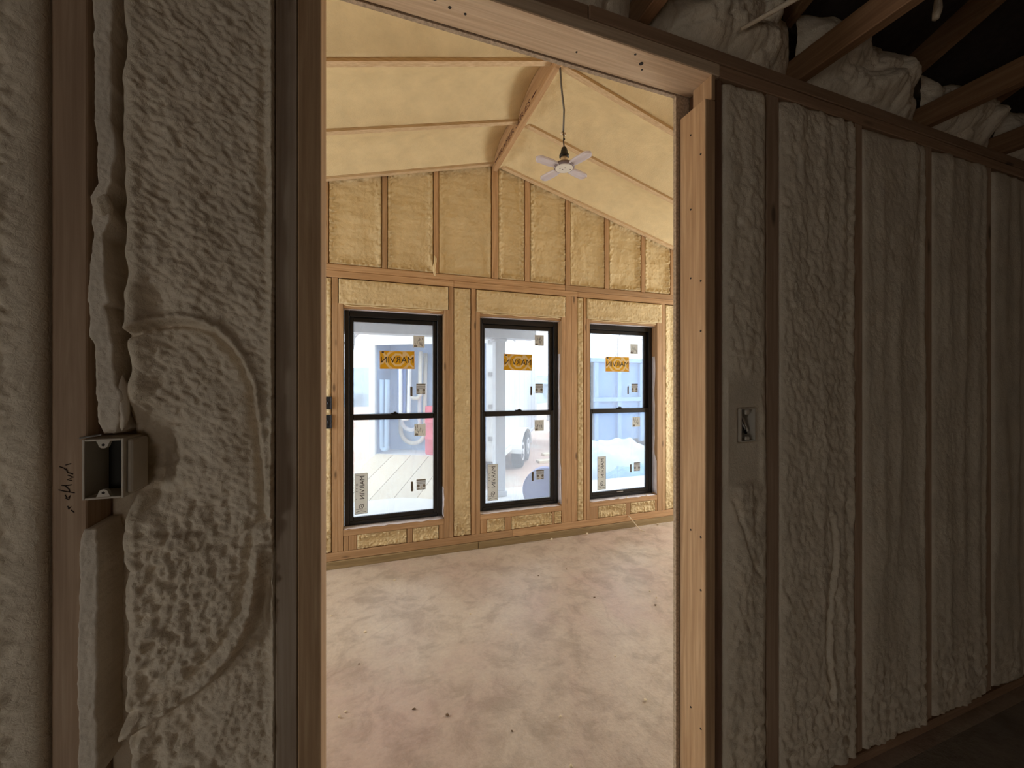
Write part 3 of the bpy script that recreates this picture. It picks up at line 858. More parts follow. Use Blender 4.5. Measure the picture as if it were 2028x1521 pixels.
# the shaved strip that stands in front of the crevice
zb_t, zb_b = pZ(205, 868, YN), pZ(205, 990, YN)
def strip(ys, left, right, seed, out):
    zs = np.array([pZ(205, y, YN) for y in ys])[::-1]
    la = np.array([pX(v, YN) for v in left])[::-1]; ra = np.array([pX(v, YN) for v in right])[::-1]
    z0, z1 = zs[0], zs[-1]
    nz = int((z1 - z0) / .004); nx = 16
    A, B = np.meshgrid(np.linspace(0, 1, nx), np.linspace(0, 1, nz))
    Z = z0 + B * (z1 - z0)
    ends = sstep(0, .04, B * (z1 - z0)) * sstep(0, .03, (1 - B) * (z1 - z0))
    el = np.interp(Z, zs, la) + .002 * fbm(Z * 25, Z * 0, seed + 2, 2); er = np.interp(Z, zs, ra) + .003 * fbm(Z * 30, Z * 0 + seed, seed, 3)
    X = el + A * (er - el)
    prof = np.clip(np.minimum(A, 1 - A) / .13, 0, 1) ** .5
    h = (out + .003 * fbm(Z * 7, Z * 0, seed + 8, 2)) * prof * (.3 + .7 * ends) + .0018 * fbm(X * 90, Z * 90, seed + 5, 2)
    h = np.where((A < 1e-6) | (A > 1 - 1e-6) | (B < 1e-6) | (B > 1 - 1e-6), -.085, h)
    return grid_obj('foam_strip', np.stack([X, YN - h, Z], -1), FOAM_CUT, wall_near)
strip([-40, 120, 240, 300, 370, 395, 430, 470, 560, 600, 606, 668, 680, 760, 775, 835, 862],
      [183, 189, 191, 195, 197, 182, 184, 190, 178, 174, 179, 178, 189, 192, 192, 195, 207],
      [231, 228, 232, 240, 226, 214, 226, 214, 216, 226, 214, 230, 231, 238, 250, 246, 226], 51, .010)
strip([1040, 1080, 1200, 1300, 1400, 1500, 1540], [166, 161, 160, 156, 158, 158, 160], [196, 205, 202, 204, 198, 204, 200], 63, .010)
# foam lump on the strip (upper third)
def lump(name, c, rx, ry, rz, seed, mt=FOAM_N, parent=wall_near):
    bm = bmesh.new(); bmesh.ops.create_icosphere(bm, subdivisions=3, radius=1)
    V = np.array([v.co for v in bm.verts]); F = [[v.index for v in f.verts] for f in bm.faces]; bm.free()
    n = 1 + .25 * perlin(V[:, 0] * 1.6 + V[:, 2], V[:, 1] * 1.6 + 4, seed)
    V = V * n[:, None] * np.array([rx, ry, rz]) + np.array(c)
    return mk(name, V, F, mt, parent, True)
cx, cz = pp(201, 408); lump('foam_lump', (cx, YN - .004, cz), .015, .013, .026, 3)
cx, cz = pp(238, 800); lump('foam_lump', (cx, YN + .002, cz), .010, .012, .052, 6, FOAM_CUT)
# foam left of the first stud: swells past the stud with a rounded edge
def h_leftmost(X, Z):
    u, v = rot2(X, Z, -38, 15, 40)
    e = s1a - X
    edge = 0.022 * (1 - np.exp(-e / .010)) - .002
    near = sstep(.0, .09, e)
    return edge + near * (.010 * (cobble(u * 2.4, v * 1.9, 71) - .5) + .0045 * cobble(X * 90, Z * 90, 73) + .006 * fbm(X * 14, Z * 14, 75, 2)) + .012 * fbm(X * 3, Z * 2.2, 77, 2) * near
near_foam(-1.028, s1a - .0005, .04, OZ - .002, h_leftmost, .005)
def h_plain(seed, xl, xr, amp=1.0, deep=.010):
    def f(X, Z):
        e = np.minimum(X - xl, xr - X)
        u, v = rot2(X, Z, -60, 12, 34)
        h = .016 * (1 - np.exp(-e / .016)) - deep + amp * (.0055 * (cobble(u * 2.2, v * 1.4, seed) - .5) + .004 * fbm(X * 24, Z * 18, seed + 1, 3)) * sstep(0, .03, e)
        h += .007 * fbm(X * 5, Z * 1.3, seed + 3, 2) * sstep(0, .05, e)
        return h - .016 * np.exp(-np.minimum(OZ - Z, Z) / .02)
    return f
near_foam(-1.478, -1.072, .04, OZ - .002, h_plain(81, -1.478, -1.072), .012)
near_foam(-3.0, -1.522, .04, OZ - .002, h_plain(83, -3.0, -1.522), .02)
# right-hand bays
def h_right(seed, xl, xr, k):
    base = h_plain(seed, xl, xr, 1.0 if k < 2 else .45, .012)
    def f(X, Z):
        h = base(X, Z)
        w = xr - xl
        # vertical runs where the foam was laid in passes
        for q in range(3):
            c = xl + w * (0.25 + .27 * q) + .02 * fbm(Z * 1.5, Z * 0 + q, seed + q, 2)
            h += .008 * np.exp(-((X - c) / .03) ** 2) * sstep(-.1, .5, fbm(Z * .9, Z * 0 + q * 3., seed + 7 + q, 1) + .3)
        rr = xr - .030 + .006 * fbm(Z * 4, Z * 0, seed + 13, 2)
        if k in (1, 2, 3): h += .009 * np.exp(-((X - rr) / .018) ** 2)
        low = sstep(.55, .15, Z)
        h += low * .011 * (cobble(X * 26, Z * 26, seed + 17) - .5)
        if k == 1:
            zs_ = np.linspace(.3, 1.0, 8); xs_ = xl + w * .62 + .02 * np.sin(zs_ * 9)
            d = polydist(X, Z, list(zip(xs_, zs_)))
            h -= .016 * np.exp(-(d / .006) ** 2); h += .010 * np.exp(-((d - .02) / .010) ** 2) * (X > xl + w * .62)
        if k == 0:
            d = polydist(X, Z, [(xl + w * .15, 1.12), (xl + w * .55, .90), (xl + w * .8, .84)])
            h -= .010 * np.exp(-(d / .005) ** 2)
            # shaved flat around the switch box
            fl_ = sstep(.09, .05, np.abs(Z - 1.36) - .12) * sstep(.04, .02, np.abs(X - (xl + w * .34)) - .06)
            h = h * (1 - fl_) + .004 * fl_
            # hole cut for the box
            hb = (np.abs(X - SBX) < .036) & (np.abs(Z - SBZ) < .060)
            h = np.where(hb, -.09, h)
        return h
    return f
SBX, SBZ = pX(1476, YN), pZ(1476, 841, YN)
rx = [1.151] + [v for ab in rst for v in ab] + [5.0]
for k in range(len(rst) + 1):
    a, b = rx[2 * k] + .0005, rx[2 * k + 1] - .0005
    near_foam(a, b, .041, OZ - .002, h_right(101 + 20 * k, a, b, k), .006 if k < 4 else .012)

# ---------------- near room: attic trusses, foamed roof slope, other walls
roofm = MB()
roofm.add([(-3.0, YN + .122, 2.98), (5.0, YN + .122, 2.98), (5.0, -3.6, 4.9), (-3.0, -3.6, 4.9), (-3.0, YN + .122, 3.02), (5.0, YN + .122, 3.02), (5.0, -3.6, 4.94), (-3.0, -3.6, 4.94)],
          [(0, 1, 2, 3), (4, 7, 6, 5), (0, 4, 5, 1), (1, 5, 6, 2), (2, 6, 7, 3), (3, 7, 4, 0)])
roof = structure(roofm.build('ceiling_attic', plain('shade_darkened_deck', (0.035, 0.022, 0.018), .9, var=.3, nscale=30)))  # deck coloured near black to stand for the unlit attic void
tr_x = [-2.55, -1.88, -1.21, -.54, .12, .816, 1.53, 2.326, 2.95, 3.7, 4.4]
ZT = OZ + .087
SLOPE = (4.9 - 2.98) / 4.777
def roof_z(y): return 2.98 + (YN + .122 - y) * SLOPE
edges = [-3.0] + [v for t in tr_x for v in (t - .021, t + .021)] + [5.0]
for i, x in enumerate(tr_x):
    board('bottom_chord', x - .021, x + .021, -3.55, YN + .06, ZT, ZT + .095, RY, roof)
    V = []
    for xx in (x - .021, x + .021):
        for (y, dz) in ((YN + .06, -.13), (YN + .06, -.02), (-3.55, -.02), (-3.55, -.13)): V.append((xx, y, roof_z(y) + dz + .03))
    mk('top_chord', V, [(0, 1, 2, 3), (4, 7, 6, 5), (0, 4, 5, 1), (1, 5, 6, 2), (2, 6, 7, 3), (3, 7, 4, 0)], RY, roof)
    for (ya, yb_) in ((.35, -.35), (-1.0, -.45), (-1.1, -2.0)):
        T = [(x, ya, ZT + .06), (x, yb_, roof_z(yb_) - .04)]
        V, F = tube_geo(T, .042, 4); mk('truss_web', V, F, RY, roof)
def attic_foam(x0, x1, seed):
    # lumpy foam sprayed up the end of each truss bay above the wall plate
    nx = max(8, int((x1 - x0) / .007)); ns = 56
    A, S = np.meshgrid(np.linspace(0, 1, nx), np.linspace(0, 1, ns))
    X = x0 + A * (x1 - x0)
    hgt = .27 + .05 * fbm(X * 4, X * 0 + seed, seed + 1, 2)
    Z = ZT + .002 + S * hgt
    bul = np.minimum(1, 4 * np.minimum(A, 1 - A) + .25) * np.sin(np.pi * np.clip(S * .86 + .10, 0, 1)) ** .7
    lob = cobble(X * 8, Z * 9, seed) * .045 + .010 * cobble(X * 36, Z * 36, seed + 3) + .03 * fbm(X * 5, Z * 5, seed + 5, 2)
    Y = YN + .075 - (.075 + lob) * bul - .02 * S
    Y = np.where(S > .999, YN + .118, Y)
    return grid_obj('foam_panel', np.stack([X, Y, Z], -1), FOAM_N, roof)
for k in range(len(tr_x) + 1):
    attic_foam(edges[2 * k] + .001, edges[2 * k + 1] - .001, 300 + k * 7)
def foam_string(pts, r, name='foam_string'):
    V, F = tube_geo(pts, r, 6); return mk(name, V, F, FOAM_N, roof, True)
foam_string([(1.16, 1.00, 2.69), (1.30, .88, 2.75), (1.44, .80, 2.81), (1.53, .76, 2.85)], [.006, .010, .012, .006])
foam_string([(1.82, .80, 2.90), (1.815, .80, 2.84), (1.81, .80, 2.78), (1.80, .80, 2.75)], [.003, .008, .014, .010])
structure(mk('wall_near_right', *cbox(5.0, 5.1, -3.6, 1.19, 0, 4.95), OSB))
m = MB()
m.box(-3.1, -3.0, -3.6, -1.25, 0, 4.95).box(-3.1, -3.0, -.55, 1.19, 0, 4.95).box(-3.1, -3.0, -1.25, -.55, 0, .05).box(-3.1, -3.0, -1.25, -.55, 1.05, 4.95)
structure(m.build('wall_near_left', OSB))
m = MB()
m.box(-3.1, -1.2, -3.7, -3.6, 0, 4.95).box(-.6, 5.1, -3.7, -3.6, 0, 4.95).box(-1.2, -.6, -3.7, -3.6, 0, .50).box(-1.2, -.6, -3.7, -3.6, 1.10, 4.95)
structure(m.build('wall_behind', OSB))

# ================================================================== THINGS
# ---- electrical box by the left stud
bxa, bxb = pX(163, YN - .02), pX(246, YN - .02)
bza, bzb = pZ(205, 988, YN - .02), pZ(205, 869, YN - .02)
box = thing('outlet_box', ((bxa + bxb) / 2, YN, bza), 'ivory plastic outlet box, empty, nailed beside the stud left of the doorway', 'outlet box')
m = MB(); t = .0042; yo, yi = YN - .022, YN + .062
m.box(bxa, bxa + t, yo, yi, bza, bzb, 0, .001); m.box(bxb - t, bxb, yo, yi, bza, bzb, 0, .001)
m.box(bxa + t, bxb - t, yo, yi, bza, bza + t, 0, .001); m.box(bxa + t, bxb - t, yo, yi, bzb - t, bzb, 0, .001)
m.build('shell', BOXP, box)
mk('back', *cbox(bxa + t, bxb - t, yi - .004, yi, bza + t, bzb - t), DARKIN, box)
m = MB(); m.box(bxb + .0003, bxb + .010, yo + .010, yi - .01, bza + .006, bzb - .004, 0, .003); m.build('side_rib', BOXP, box)
for z, s in ((bza + t, 1), (bzb - t, -1)):
    xm = (bxa + bxb) / 2
    V = []; n = 9
    out = [(xm - .011, 0), (xm + .011, 0)] + [(xm + .008 * math.cos(a), .007 + .008 * math.sin(a)) for a in np.linspace(0, math.pi, n)]
    for y in (yo + .001, yo + .010): V += [(x, y, z + s * q) for x, q in out]
    k = len(out)
    F = [tuple(range(k)), tuple(range(2 * k - 1, k - 1, -1))] + [(i, i + k, (i + 1) % k + k, (i + 1) % k) for i in range(k)]
    tab = mk('screw_tab', V, F, BOXP, box)
    V, F = lathe([(.0028, 0), (.0022, .0008)], 10)
    mk('screw_hole', [(xm + a, yo + .001 - c, z + s * .008 + b) for a, b, c in V], F, NAIL, tab)
for zz_ in (bzb + .004, ):
    m = MB(); m.tube([(bxa - .012, YN - .003, zz_ - .003), (bxa + .004, YN - .012, zz_), (bxa + .026, YN - .014, zz_ + .004)], .0022, 6); m.build('nail', STEEL, box)
# handwriting on the stud beside it
def strokes(name, lines, r, parent, y, mt=INK):
    mb = MB()
    for ln in lines: mb.tube([(pX(x, y), y, pZ(x, yy, y)) for x, yy in ln], r, 5)
    return mb.build(name, mt, parent)
W_ = [[(118, 924), (127, 927), (131, 931)], [(130, 921), (141, 918)], [(131, 928), (134, 936), (145, 939)], [(134, 941), (146, 945), (133, 950), (143, 952)],
      [(122, 961), (130, 962), (142, 960)], [(130, 963), (137, 969), (138, 975)], [(116, 970), (128, 973), (148, 976)], [(129, 980), (133, 987), (139, 981), (136, 990), (129, 986)],
      [(134, 1002), (137, 1009), (141, 1003), (135, 1008)], [(141, 1010), (147, 1015)]]
strokes('handwriting', W_, .0011, stud_l, YN - .0022)

# ---- switch box right of the doorway
sw = thing('switch_box', (SBX, YN, SBZ - .06), 'small recessed switch box with loose wires right of the doorway', 'switch box')
m = MB(); a, b, c, d = SBX - .034, SBX + .034, SBZ - .058, SBZ + .058; yo = YN - .012; yi = YN + .060; t = .004
m.box(a, a + t, yo, yi, c, d).box(b - t, b, yo, yi, c, d).box(a + t, b - t, yo, yi, c, c + t).box(a + t, b - t, yo, yi, d - t, d)
m.build('shell', BOXP, sw)
mk('back', *cbox(a + t, b - t, yi - .004, yi, c + t, d - t), SOCK, sw)
mk('screw_tab', *cbox(SBX - .010, SBX + .010, yo + .001, yo + .010, d - .022, d - t, .003), BOXP, sw)
mk('screw_tab', *cbox(SBX - .010, SBX + .010, yo + .001, yo + .010, c + t, c + .018, .003), BOXP, sw)
for q, (mt, off) in enumerate(((STEEL, -.006), (BOXP, .006), (SOCK, .0))):
    V, F = tube_geo([(SBX + off, yi - .006, SBZ + .045), (SBX + off * 1.5, yo + .030, SBZ + .02), (SBX + .004 + off, yo + .012, SBZ - .012 - .01 * q), (SBX + .010 + off, yo + .02, SBZ - .022), (SBX + off, yi - .01, SBZ - .04)], .0042, 8)
    mk('wire', V, F, mt, sw, True)

# ---- two dark boxes on the far wall beside the left window
for k, (y0, y1, lab) in enumerate(((786, 811, 'upper dark blue switch box left of the leftmost window'), (822, 849, 'lower dark blue switch box left of the leftmost window'))):
    yy = YF - .016
    x0, x1 = -.330, -.279
    z0, z1 = pZ(648, y1, yy), pZ(648, y0, yy)
    t_ = thing('wall_box', ((x0 + x1) / 2, YF, z0), lab, 'switch box', 'switch boxes on the far wall')
    m = MB(); w = .005
    m.box(x0, x0 + w, yy, yy + .045, z0, z1, 0, .001).box(x1 - w, x1, yy, yy + .045, z0, z1, 0, .001).box(x0 + w, x1 - w, yy, yy + .045, z0, z0 + w, 0, .001).box(x0 + w, x1 - w, yy, yy + .045, z1 - w, z1, 0, .001)
    m.build('shell', BLUEBLACK, t_)
    mk('back', *cbox(x0 + w, x1 - w, yy + .006, yy + .012, z0 + w, z1 - w), BLUEBLACK, t_)
    V, F = tube_geo([(x0 + .014, yy + .010, z1 - .02), (x0 + .024, yy + .001, (z0 + z1) / 2), (x0 + .030, yy + .010, z0 + .02)], .004, 7)
    mk('wire', V, F, BLUEBLACK, t_, True)

# ---- hanging folding lamp
LX, LY = 1.163, 2.28
LZ = pZ(1116, 331, LY)
rv = Vector((CT, -ST, 0)); fv = Vector((ST, CT, 0))
lamp = thing('pendant_lamp', (LX, LY, LZ), 'four-bladed folding LED lamp hanging on a cord from the ridge beam', 'lamp')
top = Vector((RX0 + .022, 2.30, ZRB + .01)); mid = Vector((LX - .004, LY + .004, LZ + .215)); sock_t = Vector((LX, LY, LZ + .128))
V, F = tube_geo([top, top.lerp(mid, .3) + rv * .002, top.lerp(mid, .65) + rv * .012, mid], .0062, 8); mk('cord', V, F, CORD_G, lamp, True)
V, F = tube_geo([mid + Vector((0, 0, .01)), mid + Vector((.004, 0, -.02)), mid + Vector((.001, 0, -.05)), sock_t - Vector((0, 0, .004))], .0042, 7); mk('lamp_wire', V, F, CORD_B, lamp, True)
for q, (o, r) in enumerate(((Vector((-.010, 0, -.004)), .008), (Vector((.010, 0, -.004)), .008), (Vector((.006, 0, -.036)), .006))):
    lump('wire_nut', tuple(mid + o), r, r, r * 1.3, q, BRASS if q < 2 else CORD_B, lamp)
V, F = lathe([(.008, .128), (.016, .120), (.022, .098), (.024, .080), (.030, .078), (.031, .064), (.024, .062)], 20)
mk('socket', [(LX + a, LY + b, LZ + c) for a, b, c in V], F, SOCK, lamp, True)
V, F = lathe([(.022, .064), (.023, .050), (.018, .030), (.020, .014)], 20)
mk('lamp_base', [(LX + a, LY + b, LZ + c) for a, b, c in V], F, BRASS, lamp, True)
V, F = lathe([(.030, .018), (.062, .014), (.066, .004), (.064, -.004), (.058, -.006)], 32)
hub = mk('hub', [(LX + a, LY + b, LZ + c) for a, b, c in V], F, BEZEL, lamp, True)
V, F = lathe([(.055, -.004), (.055, -.008), (.048, -.010)], 32)
mk('light_plate', [(LX + a, LY + b, LZ + c) for a, b, c in V], F, LAMPPLATE, hub)
for (dx, dy) in ((-.026, .006), (.0, -.012), (.040, -.006), (-.006, .010)):
    V, F = lathe([(.0042, 0), (.003, -.002)], 8)
    mk('screw', [(LX + dx + a, LY + dy + b, LZ - .010 + c) for a, b, c in V], F, BEZEL, hub)
def blade(angle, tilt, L=.150):
    # rounded paddle with raised rim, root at r = .058
    d = rv * math.cos(angle) + fv * math.sin(angle); w = Vector((-d.y, d.x, 0))
    ns, nw = 22, 11
    top, bot = [], []
    for i in range(ns):
        s = i / (ns - 1)
        wd = .031 * (.72 + .28 * min(1, s * 3)) * math.sqrt(max(0.02, 1 - max(0, (s - .80) / .20) ** 2))
        for j in range(nw):
            q = -1 + 2 * j / (nw - 1)
            p = Vector((LX, LY, LZ)) + d * (.056 + s * L) + w * (q * wd)
            crown = .010 * (1 - q * q) * (1 - .2 * s)
            p.z += s * L * tilt + .002
            top.append(p + Vector((0, 0, crown * .4 + .004))); bot.append(p - Vector((0, 0, .006 - crown * .7 if abs(q) < .8 else .009)))
    V = top + bot; o = len(top); F = []
    for i in range(ns - 1):
        for j in range(nw - 1):
            a = i * nw + j
            F.append((a, a + 1, a + nw + 1, a + nw)); F.append((o + a, o + a + nw, o + a + nw + 1, o + a + 1))
        F.append((i * nw, i * nw + nw, o + i * nw + nw, o + i * nw)); e = i * nw + nw - 1
        F.append((e, o + e, o + e + nw, e + nw))
    for j in range(nw - 1):
        F.append((j, o + j, o + j + 1, j + 1)); e = (ns - 1) * nw + j
        F.append((e, e + 1, o + e + 1, o + e))
    return mk('blade', V, F, BLADE, lamp, True)
for (ix, iy) in ((-54, -30), (44, -50), (-38, 48), (47, 40)):
    blade(math.atan2(iy, ix), 0.03)

# ---- litter
def crumb(name, x, y, r, mt, seed, label, cat, group):
    bm = bmesh.new(); bmesh.ops.create_icosphere(bm, subdivisions=1, radius=1)
    V = np.array([v.co for v in bm.verts]); F = [[v.index for v in f.verts] for f in bm.faces]; bm.free()
    rr = random.Random(seed)
    V = V * np.array([r * rr.uniform(.7, 1.4), r * rr.uniform(.6, 1.2), r * rr.uniform(.5, .8)]) * np.array([[rr.uniform(.75, 1.2)] for _ in V])
    V[:, 2] -= V[:, 2].min()
    return tag(mk(name, V + np.array([x, y, 0.0005]), F, mt), label, cat, group)
def floor_pt(px, py):
    u = (px - 1014) / FPX; d = EYE / ((py - 760.5) / FPX)
    return d * (CT * u + ST), d * (CT - u * ST)
pale = [(781, 1150), (656, 1221), (723, 1252), (931, 1217), (993, 1138), (838, 1125), (1287, 1171), (1218, 1301), (1278, 1388), (1110, 1421), (1131, 1519), (1012, 1258), (684, 1411), (672, 1422), (1300, 1185)]
dark = [(1066, 1141), (711, 1316), (820, 1406), (886, 1418), (1177, 1184), (1122, 1128), (1298, 1199), (1014, 1449)]
for k, p in enumerate(pale):
    x, y = floor_pt(*p)
    if y < YB + .03: continue
    crumb('foam_crumb', x, y, random.uniform(.005, .009), CRUMB, k, 'tiny pale foam crumb lying on the concrete floor', 'crumb', 'pale crumbs on the concrete floor')
for k, p in enumerate(dark):
    x, y = floor_pt(*p)
    if y < YB + .03: continue
    crumb('wood_chip', x, y, random.uniform(.005, .008), DIRTC, 50 + k, 'tiny dark wood chip lying on the concrete floor', 'chip', 'dark chips on the concrete floor')
for k, px in enumerate((1163, 1303, 1092)):
    x = pX(px, YF - .05)
    crumb('foam_scrap', x, YF - .05, .016, CRUMB, 80 + k, ('pale foam scrap at the wall foot below the middle post pair', 'pale foam scrap at the wall foot right of the third window', 'pale foam scrap at the wall foot below the middle window')[k], 'foam scrap', 'foam scraps along the far wall')
x, y = floor_pt(1262, 1053)
V, F = tube_geo([(2.600, YF - .001, .125), (2.605, YF - .025, .115), (2.625, YF - .06, .075), (2.65, YF - .10, .03), (2.665, YF - .13, .006), (2.69, YF - .17, .005)], [.005, .005, .0045, .004, .004, .003], 7)
tag(mk('wire_stub', V, F, CRUMB, None, True), 'thin pale wire stub curling from the far wall onto the floor', 'wire')
# crumbs on the right window sill
for k, (px, py) in enumerate(((1241, 991), (1281, 986), (1226, 993))):
    x = pX(px, YF + .01)
    o = crumb('foam_crumb', x, YF + .012, .012, CRUMB, 90 + k, 'pale foam crumb on the rough sill of the rightmost window', 'crumb', 'crumbs on the right window sill')
    o.location.z += WZ0 - .004; 

# ================================================================== OUTDOORS
GZ = -0.28
def ground_mat():
    m, nt, bs, out = new_mat('red_clay_yard')
    co = coords(nt, (1, 1, 1)); a = noise(nt, co, .35, 5); b = noise(nt, co, 3.2, 5)
    c = ramp(nt, a, [(0.38, (0.72, 0.66, 0.58)), (0.5, (0.66, 0.46, 0.36)), (0.62, (0.58, 0.38, 0.30))])
    c = mixc(nt, c, ramp(nt, b, [(.3, (.8, .8, .8)), (.7, (1.1, 1.1, 1.1))]), .5, 'MULTIPLY')
    nt.links.new(c, bs.inputs['Base Color']); bs.inputs['Roughness'].default_value = .95
    return m
structure(mk('ground', *cbox(-40, 60, yb1 + .01, 90, GZ - .3, GZ), ground_mat()))
WHITEC = plain('pale_concrete', (0.74, 0.73, 0.70), .8, var=.08)
structure(mk('porch_slab', *cbox(-3.5, 5.2, yb1 + .012, 5.95, GZ - .2, -.10), WHITEC))
POSTM = plain('greyish_white_paint', (0.60, 0.63, 0.66), .6)
SOFF = plain('grey_soffit', (0.34, 0.34, 0.36), .8)
post = thing('porch_post', (1.80, 5.60, -.10), 'square pale grey porch post with base trim outside the middle window', 'post')
mk('shaft', *cbox(1.725, 1.875, 5.525, 5.675, -.02, 2.135, .006), POSTM, post)
mk('base_trim', *cbox(1.705, 1.895, 5.505, 5.695, -.10, -.02, .006), POSTM, post)
mk('cap_trim', *cbox(1.705, 1.895, 5.505, 5.695, 2.135, 2.175, .006), POSTM, post)
structure(mk('porch_beam', *cbox(-3.4, 2.35, 5.50, 5.70, 2.176, 2.46, .006), POSTM))
structure(mk('porch_ceiling', *cbox(-3.4, 2.35, yb1 + .02, 5.50, 2.46, 2.49), SOFF))
# spray-rig trailer, rear doors open towards the house
AL = math.radians(30)
C0 = Vector((2.0, 6.6, 0)); dside = Vector((math.sin(AL), math.cos(AL), 0)); drear = Vector((-math.cos(AL), math.sin(AL), 0))
TW, TL = 2.25, 6.4; TZ0, TZ1 = .20, 2.42
def tp(a, s, z): return C0 + drear * a + dside * s + Vector((0, 0, z))
def tbox(mb, a0, a1, s0, s1, z0, z1, m=0):
    V = [tp(a, s, z) for a in (a0, a1) for s in (s0, s1) for z in (z0, z1)]
    mb.add(V, [(0, 1, 3, 2), (4, 6, 7, 5), (0, 4, 5, 1), (2, 3, 7, 6), (0, 2, 6, 4), (1, 5, 7, 3)], m); return mb
TRW = plain('white_trailer_skin', (0.80, 0.82, 0.82), .4, var=.03); TBL = plain('blue_trailer_lining', (0.34, 0.52, 0.78), .5, var=.10, nscale=4)
TYRE = plain('black_tyre', (0.04, 0.045, 0.05), .8); RIM = plain('white_rim', (0.75, 0.75, 0.76), .4, .3); CHAS = plain('dark_chassis', (0.10, 0.12, 0.15), .6)
RAMP = wood('pale_ramp_boards', 'y', (0.66, 0.55, 0.38), (0.80, 0.72, 0.55), knots=False, var=.08)
tr = thing('trailer', tuple(tp(TW / 2, TL / 2, GZ)), 'white enclosed trailer parked outside with open blue rear and tandem wheels', 'trailer')
m = MB(); tbox(m, 0, .05, 0, TL, TZ0, TZ1); tbox(m, TW - .05, TW, 0, TL, TZ0, TZ1); tbox(m, .05, TW - .05, TL - .05, TL, TZ0, TZ1); tbox(m, 0, TW, 0, TL, TZ1, TZ1 + .05); tbox(m, .05, TW - .05, 0, TL, TZ0, TZ0 + .06)
m.build('body', TRW, tr)
m = MB(); tbox(m, -.02, .10, -.03, .03, TZ0, TZ1 + .06); tbox(m, TW - .10, TW + .02, -.03, .03, TZ0, TZ1 + .06); tbox(m, .10, TW - .10, -.03, .03, TZ1 - .20, TZ1 + .06); tbox(m, .10, TW - .10, -.03, .03, TZ0, TZ0 + .05)
m.build('rear_frame', TRW, tr)
m = MB(); tbox(m, .10, TW - .10, .55, .60, TZ0 + .06, TZ1); tbox(m, .051, .10, .04, .60, TZ0 + .06, TZ1); tbox(m, TW - .10, TW - .051, .04, .60, TZ0 + .06, TZ1)
m.build('blue_lining', TBL, tr)
for z in (.55, 1.1, 1.65, 2.2):
    m = MB(); tbox(m, -.035, .06, -.045, -.03, z, z + .07); m.build('hinge', STEEL, tr)
m = MB(); tbox(m, -.06, -.02, .05, TL, TZ0 - .05, TZ0 + .03); m.build('side_rail', TRW, tr)
m = MB(); tbox(m, .3, TW - .3, .2, TL, TZ0 - .14, TZ0 - .02); m.build('chassis', CHAS, tr)
for k in range(9):
    m = MB(); s = .7 * (k + .2); tbox(m, -.004, .0, s, s + .012, TZ0 + .03, TZ1); m.build('side_seam', POSTM, tr)
# ramp of boards
for k in range(6):
    w = (TW - .24) / 6
    a0, a1 = .12 + k * w, .12 + (k + 1) * w - .012
    V = []
    for a in (a0, a1):
        for (s, z) in ((-.04, TZ0 + .03), (-1.75, GZ + .02)):
            V += [tp(a, s, z), tp(a, s, z + .04)]
    mk('ramp_board', [tuple(v) for v in V], [(0, 1, 3, 2), (4, 6, 7, 5), (0, 4, 5, 1), (2, 3, 7, 6), (0, 2, 6, 4), (1, 5, 7, 3)], RAMP, tr)
def twheel(a, s):
    V, F = lathe([(.20, -.10), (.33, -.10), (.34, -.06), (.34, .06), (.33, .10), (.20, .10)], 28)
    W = [tp(a, s, GZ + .341) + dside * p[0] + Vector((0, 0, p[1])) - drear * p[2] for p in V]
    ty = mk('wheel', [tuple(v) for v in W], F, TYRE, tr)
    V, F = lathe([(.20, .095), (.19, .108), (.07, .085), (.05, .115), (.02, .118)], 20)
    mk('rim', [tuple(tp(a, s, GZ + .341) + dside * p[0] + Vector((0, 0, p[1])) - drear * p[2]) for p in V], F, RIM, ty)
for s in (1.95, 2.75):
    twheel(-.13, s); twheel(TW + .02, s)
V = []; n = 16; F = []
for k in range(n + 1):
    w = math.pi * k / n
    for (aa, rr) in ((-.26, .42), (0, .42), (-.26, .45), (0, .45)):
        V.append(tuple(tp(aa, 2.35 - math.cos(w) * (rr + .38), GZ + .36 + math.sin(w) * rr)))
for k in range(n):
    o = 4 * k
    F += [(o, o + 1, o + 5, o + 4), (o + 2, o + 6, o + 7, o + 3), (o, o + 4, o + 6, o + 2), (o + 1, o + 3, o + 7, o + 5)]
mk('fender', V, F, TRW, tr)
# hoses hanging in the trailer
HOSEC = plain('cream_hose', (0.78, 0.74, 0.62), .6); HOSEB = plain('blue_hose', (0.10, 0.24, 0.62), .5); HOSEW = plain('white_hose', (0.80, 0.82, 0.84), .6); HOSEL = plain('pale_blue_hose', (0.34, 0.50, 0.70), .6)
hoses = [(1.40, 1.90, 2.10, .40, .040, HOSEC, 'cream hose in the largest lowest loop inside the trailer'), (1.47, 1.84, 2.05, .66, .036, HOSEW, 'white hose in the second largest loop inside the trailer'),
         (1.42, 1.64, 2.12, 1.25, .034, HOSEC, 'cream hose in a short high loop inside the trailer'), (1.70, 1.80, 2.10, .95, .034, HOSEB, 'dark blue hose in a narrow loop inside the trailer'),
         (1.56, 1.74, 2.08, .88, .034, HOSEW, 'white hose in a narrow loop beside the dark blue hose'), (1.95, 2.06, 1.6, .34, .042, HOSEL, 'pale blue hose hanging nearest the trailer left wall')]
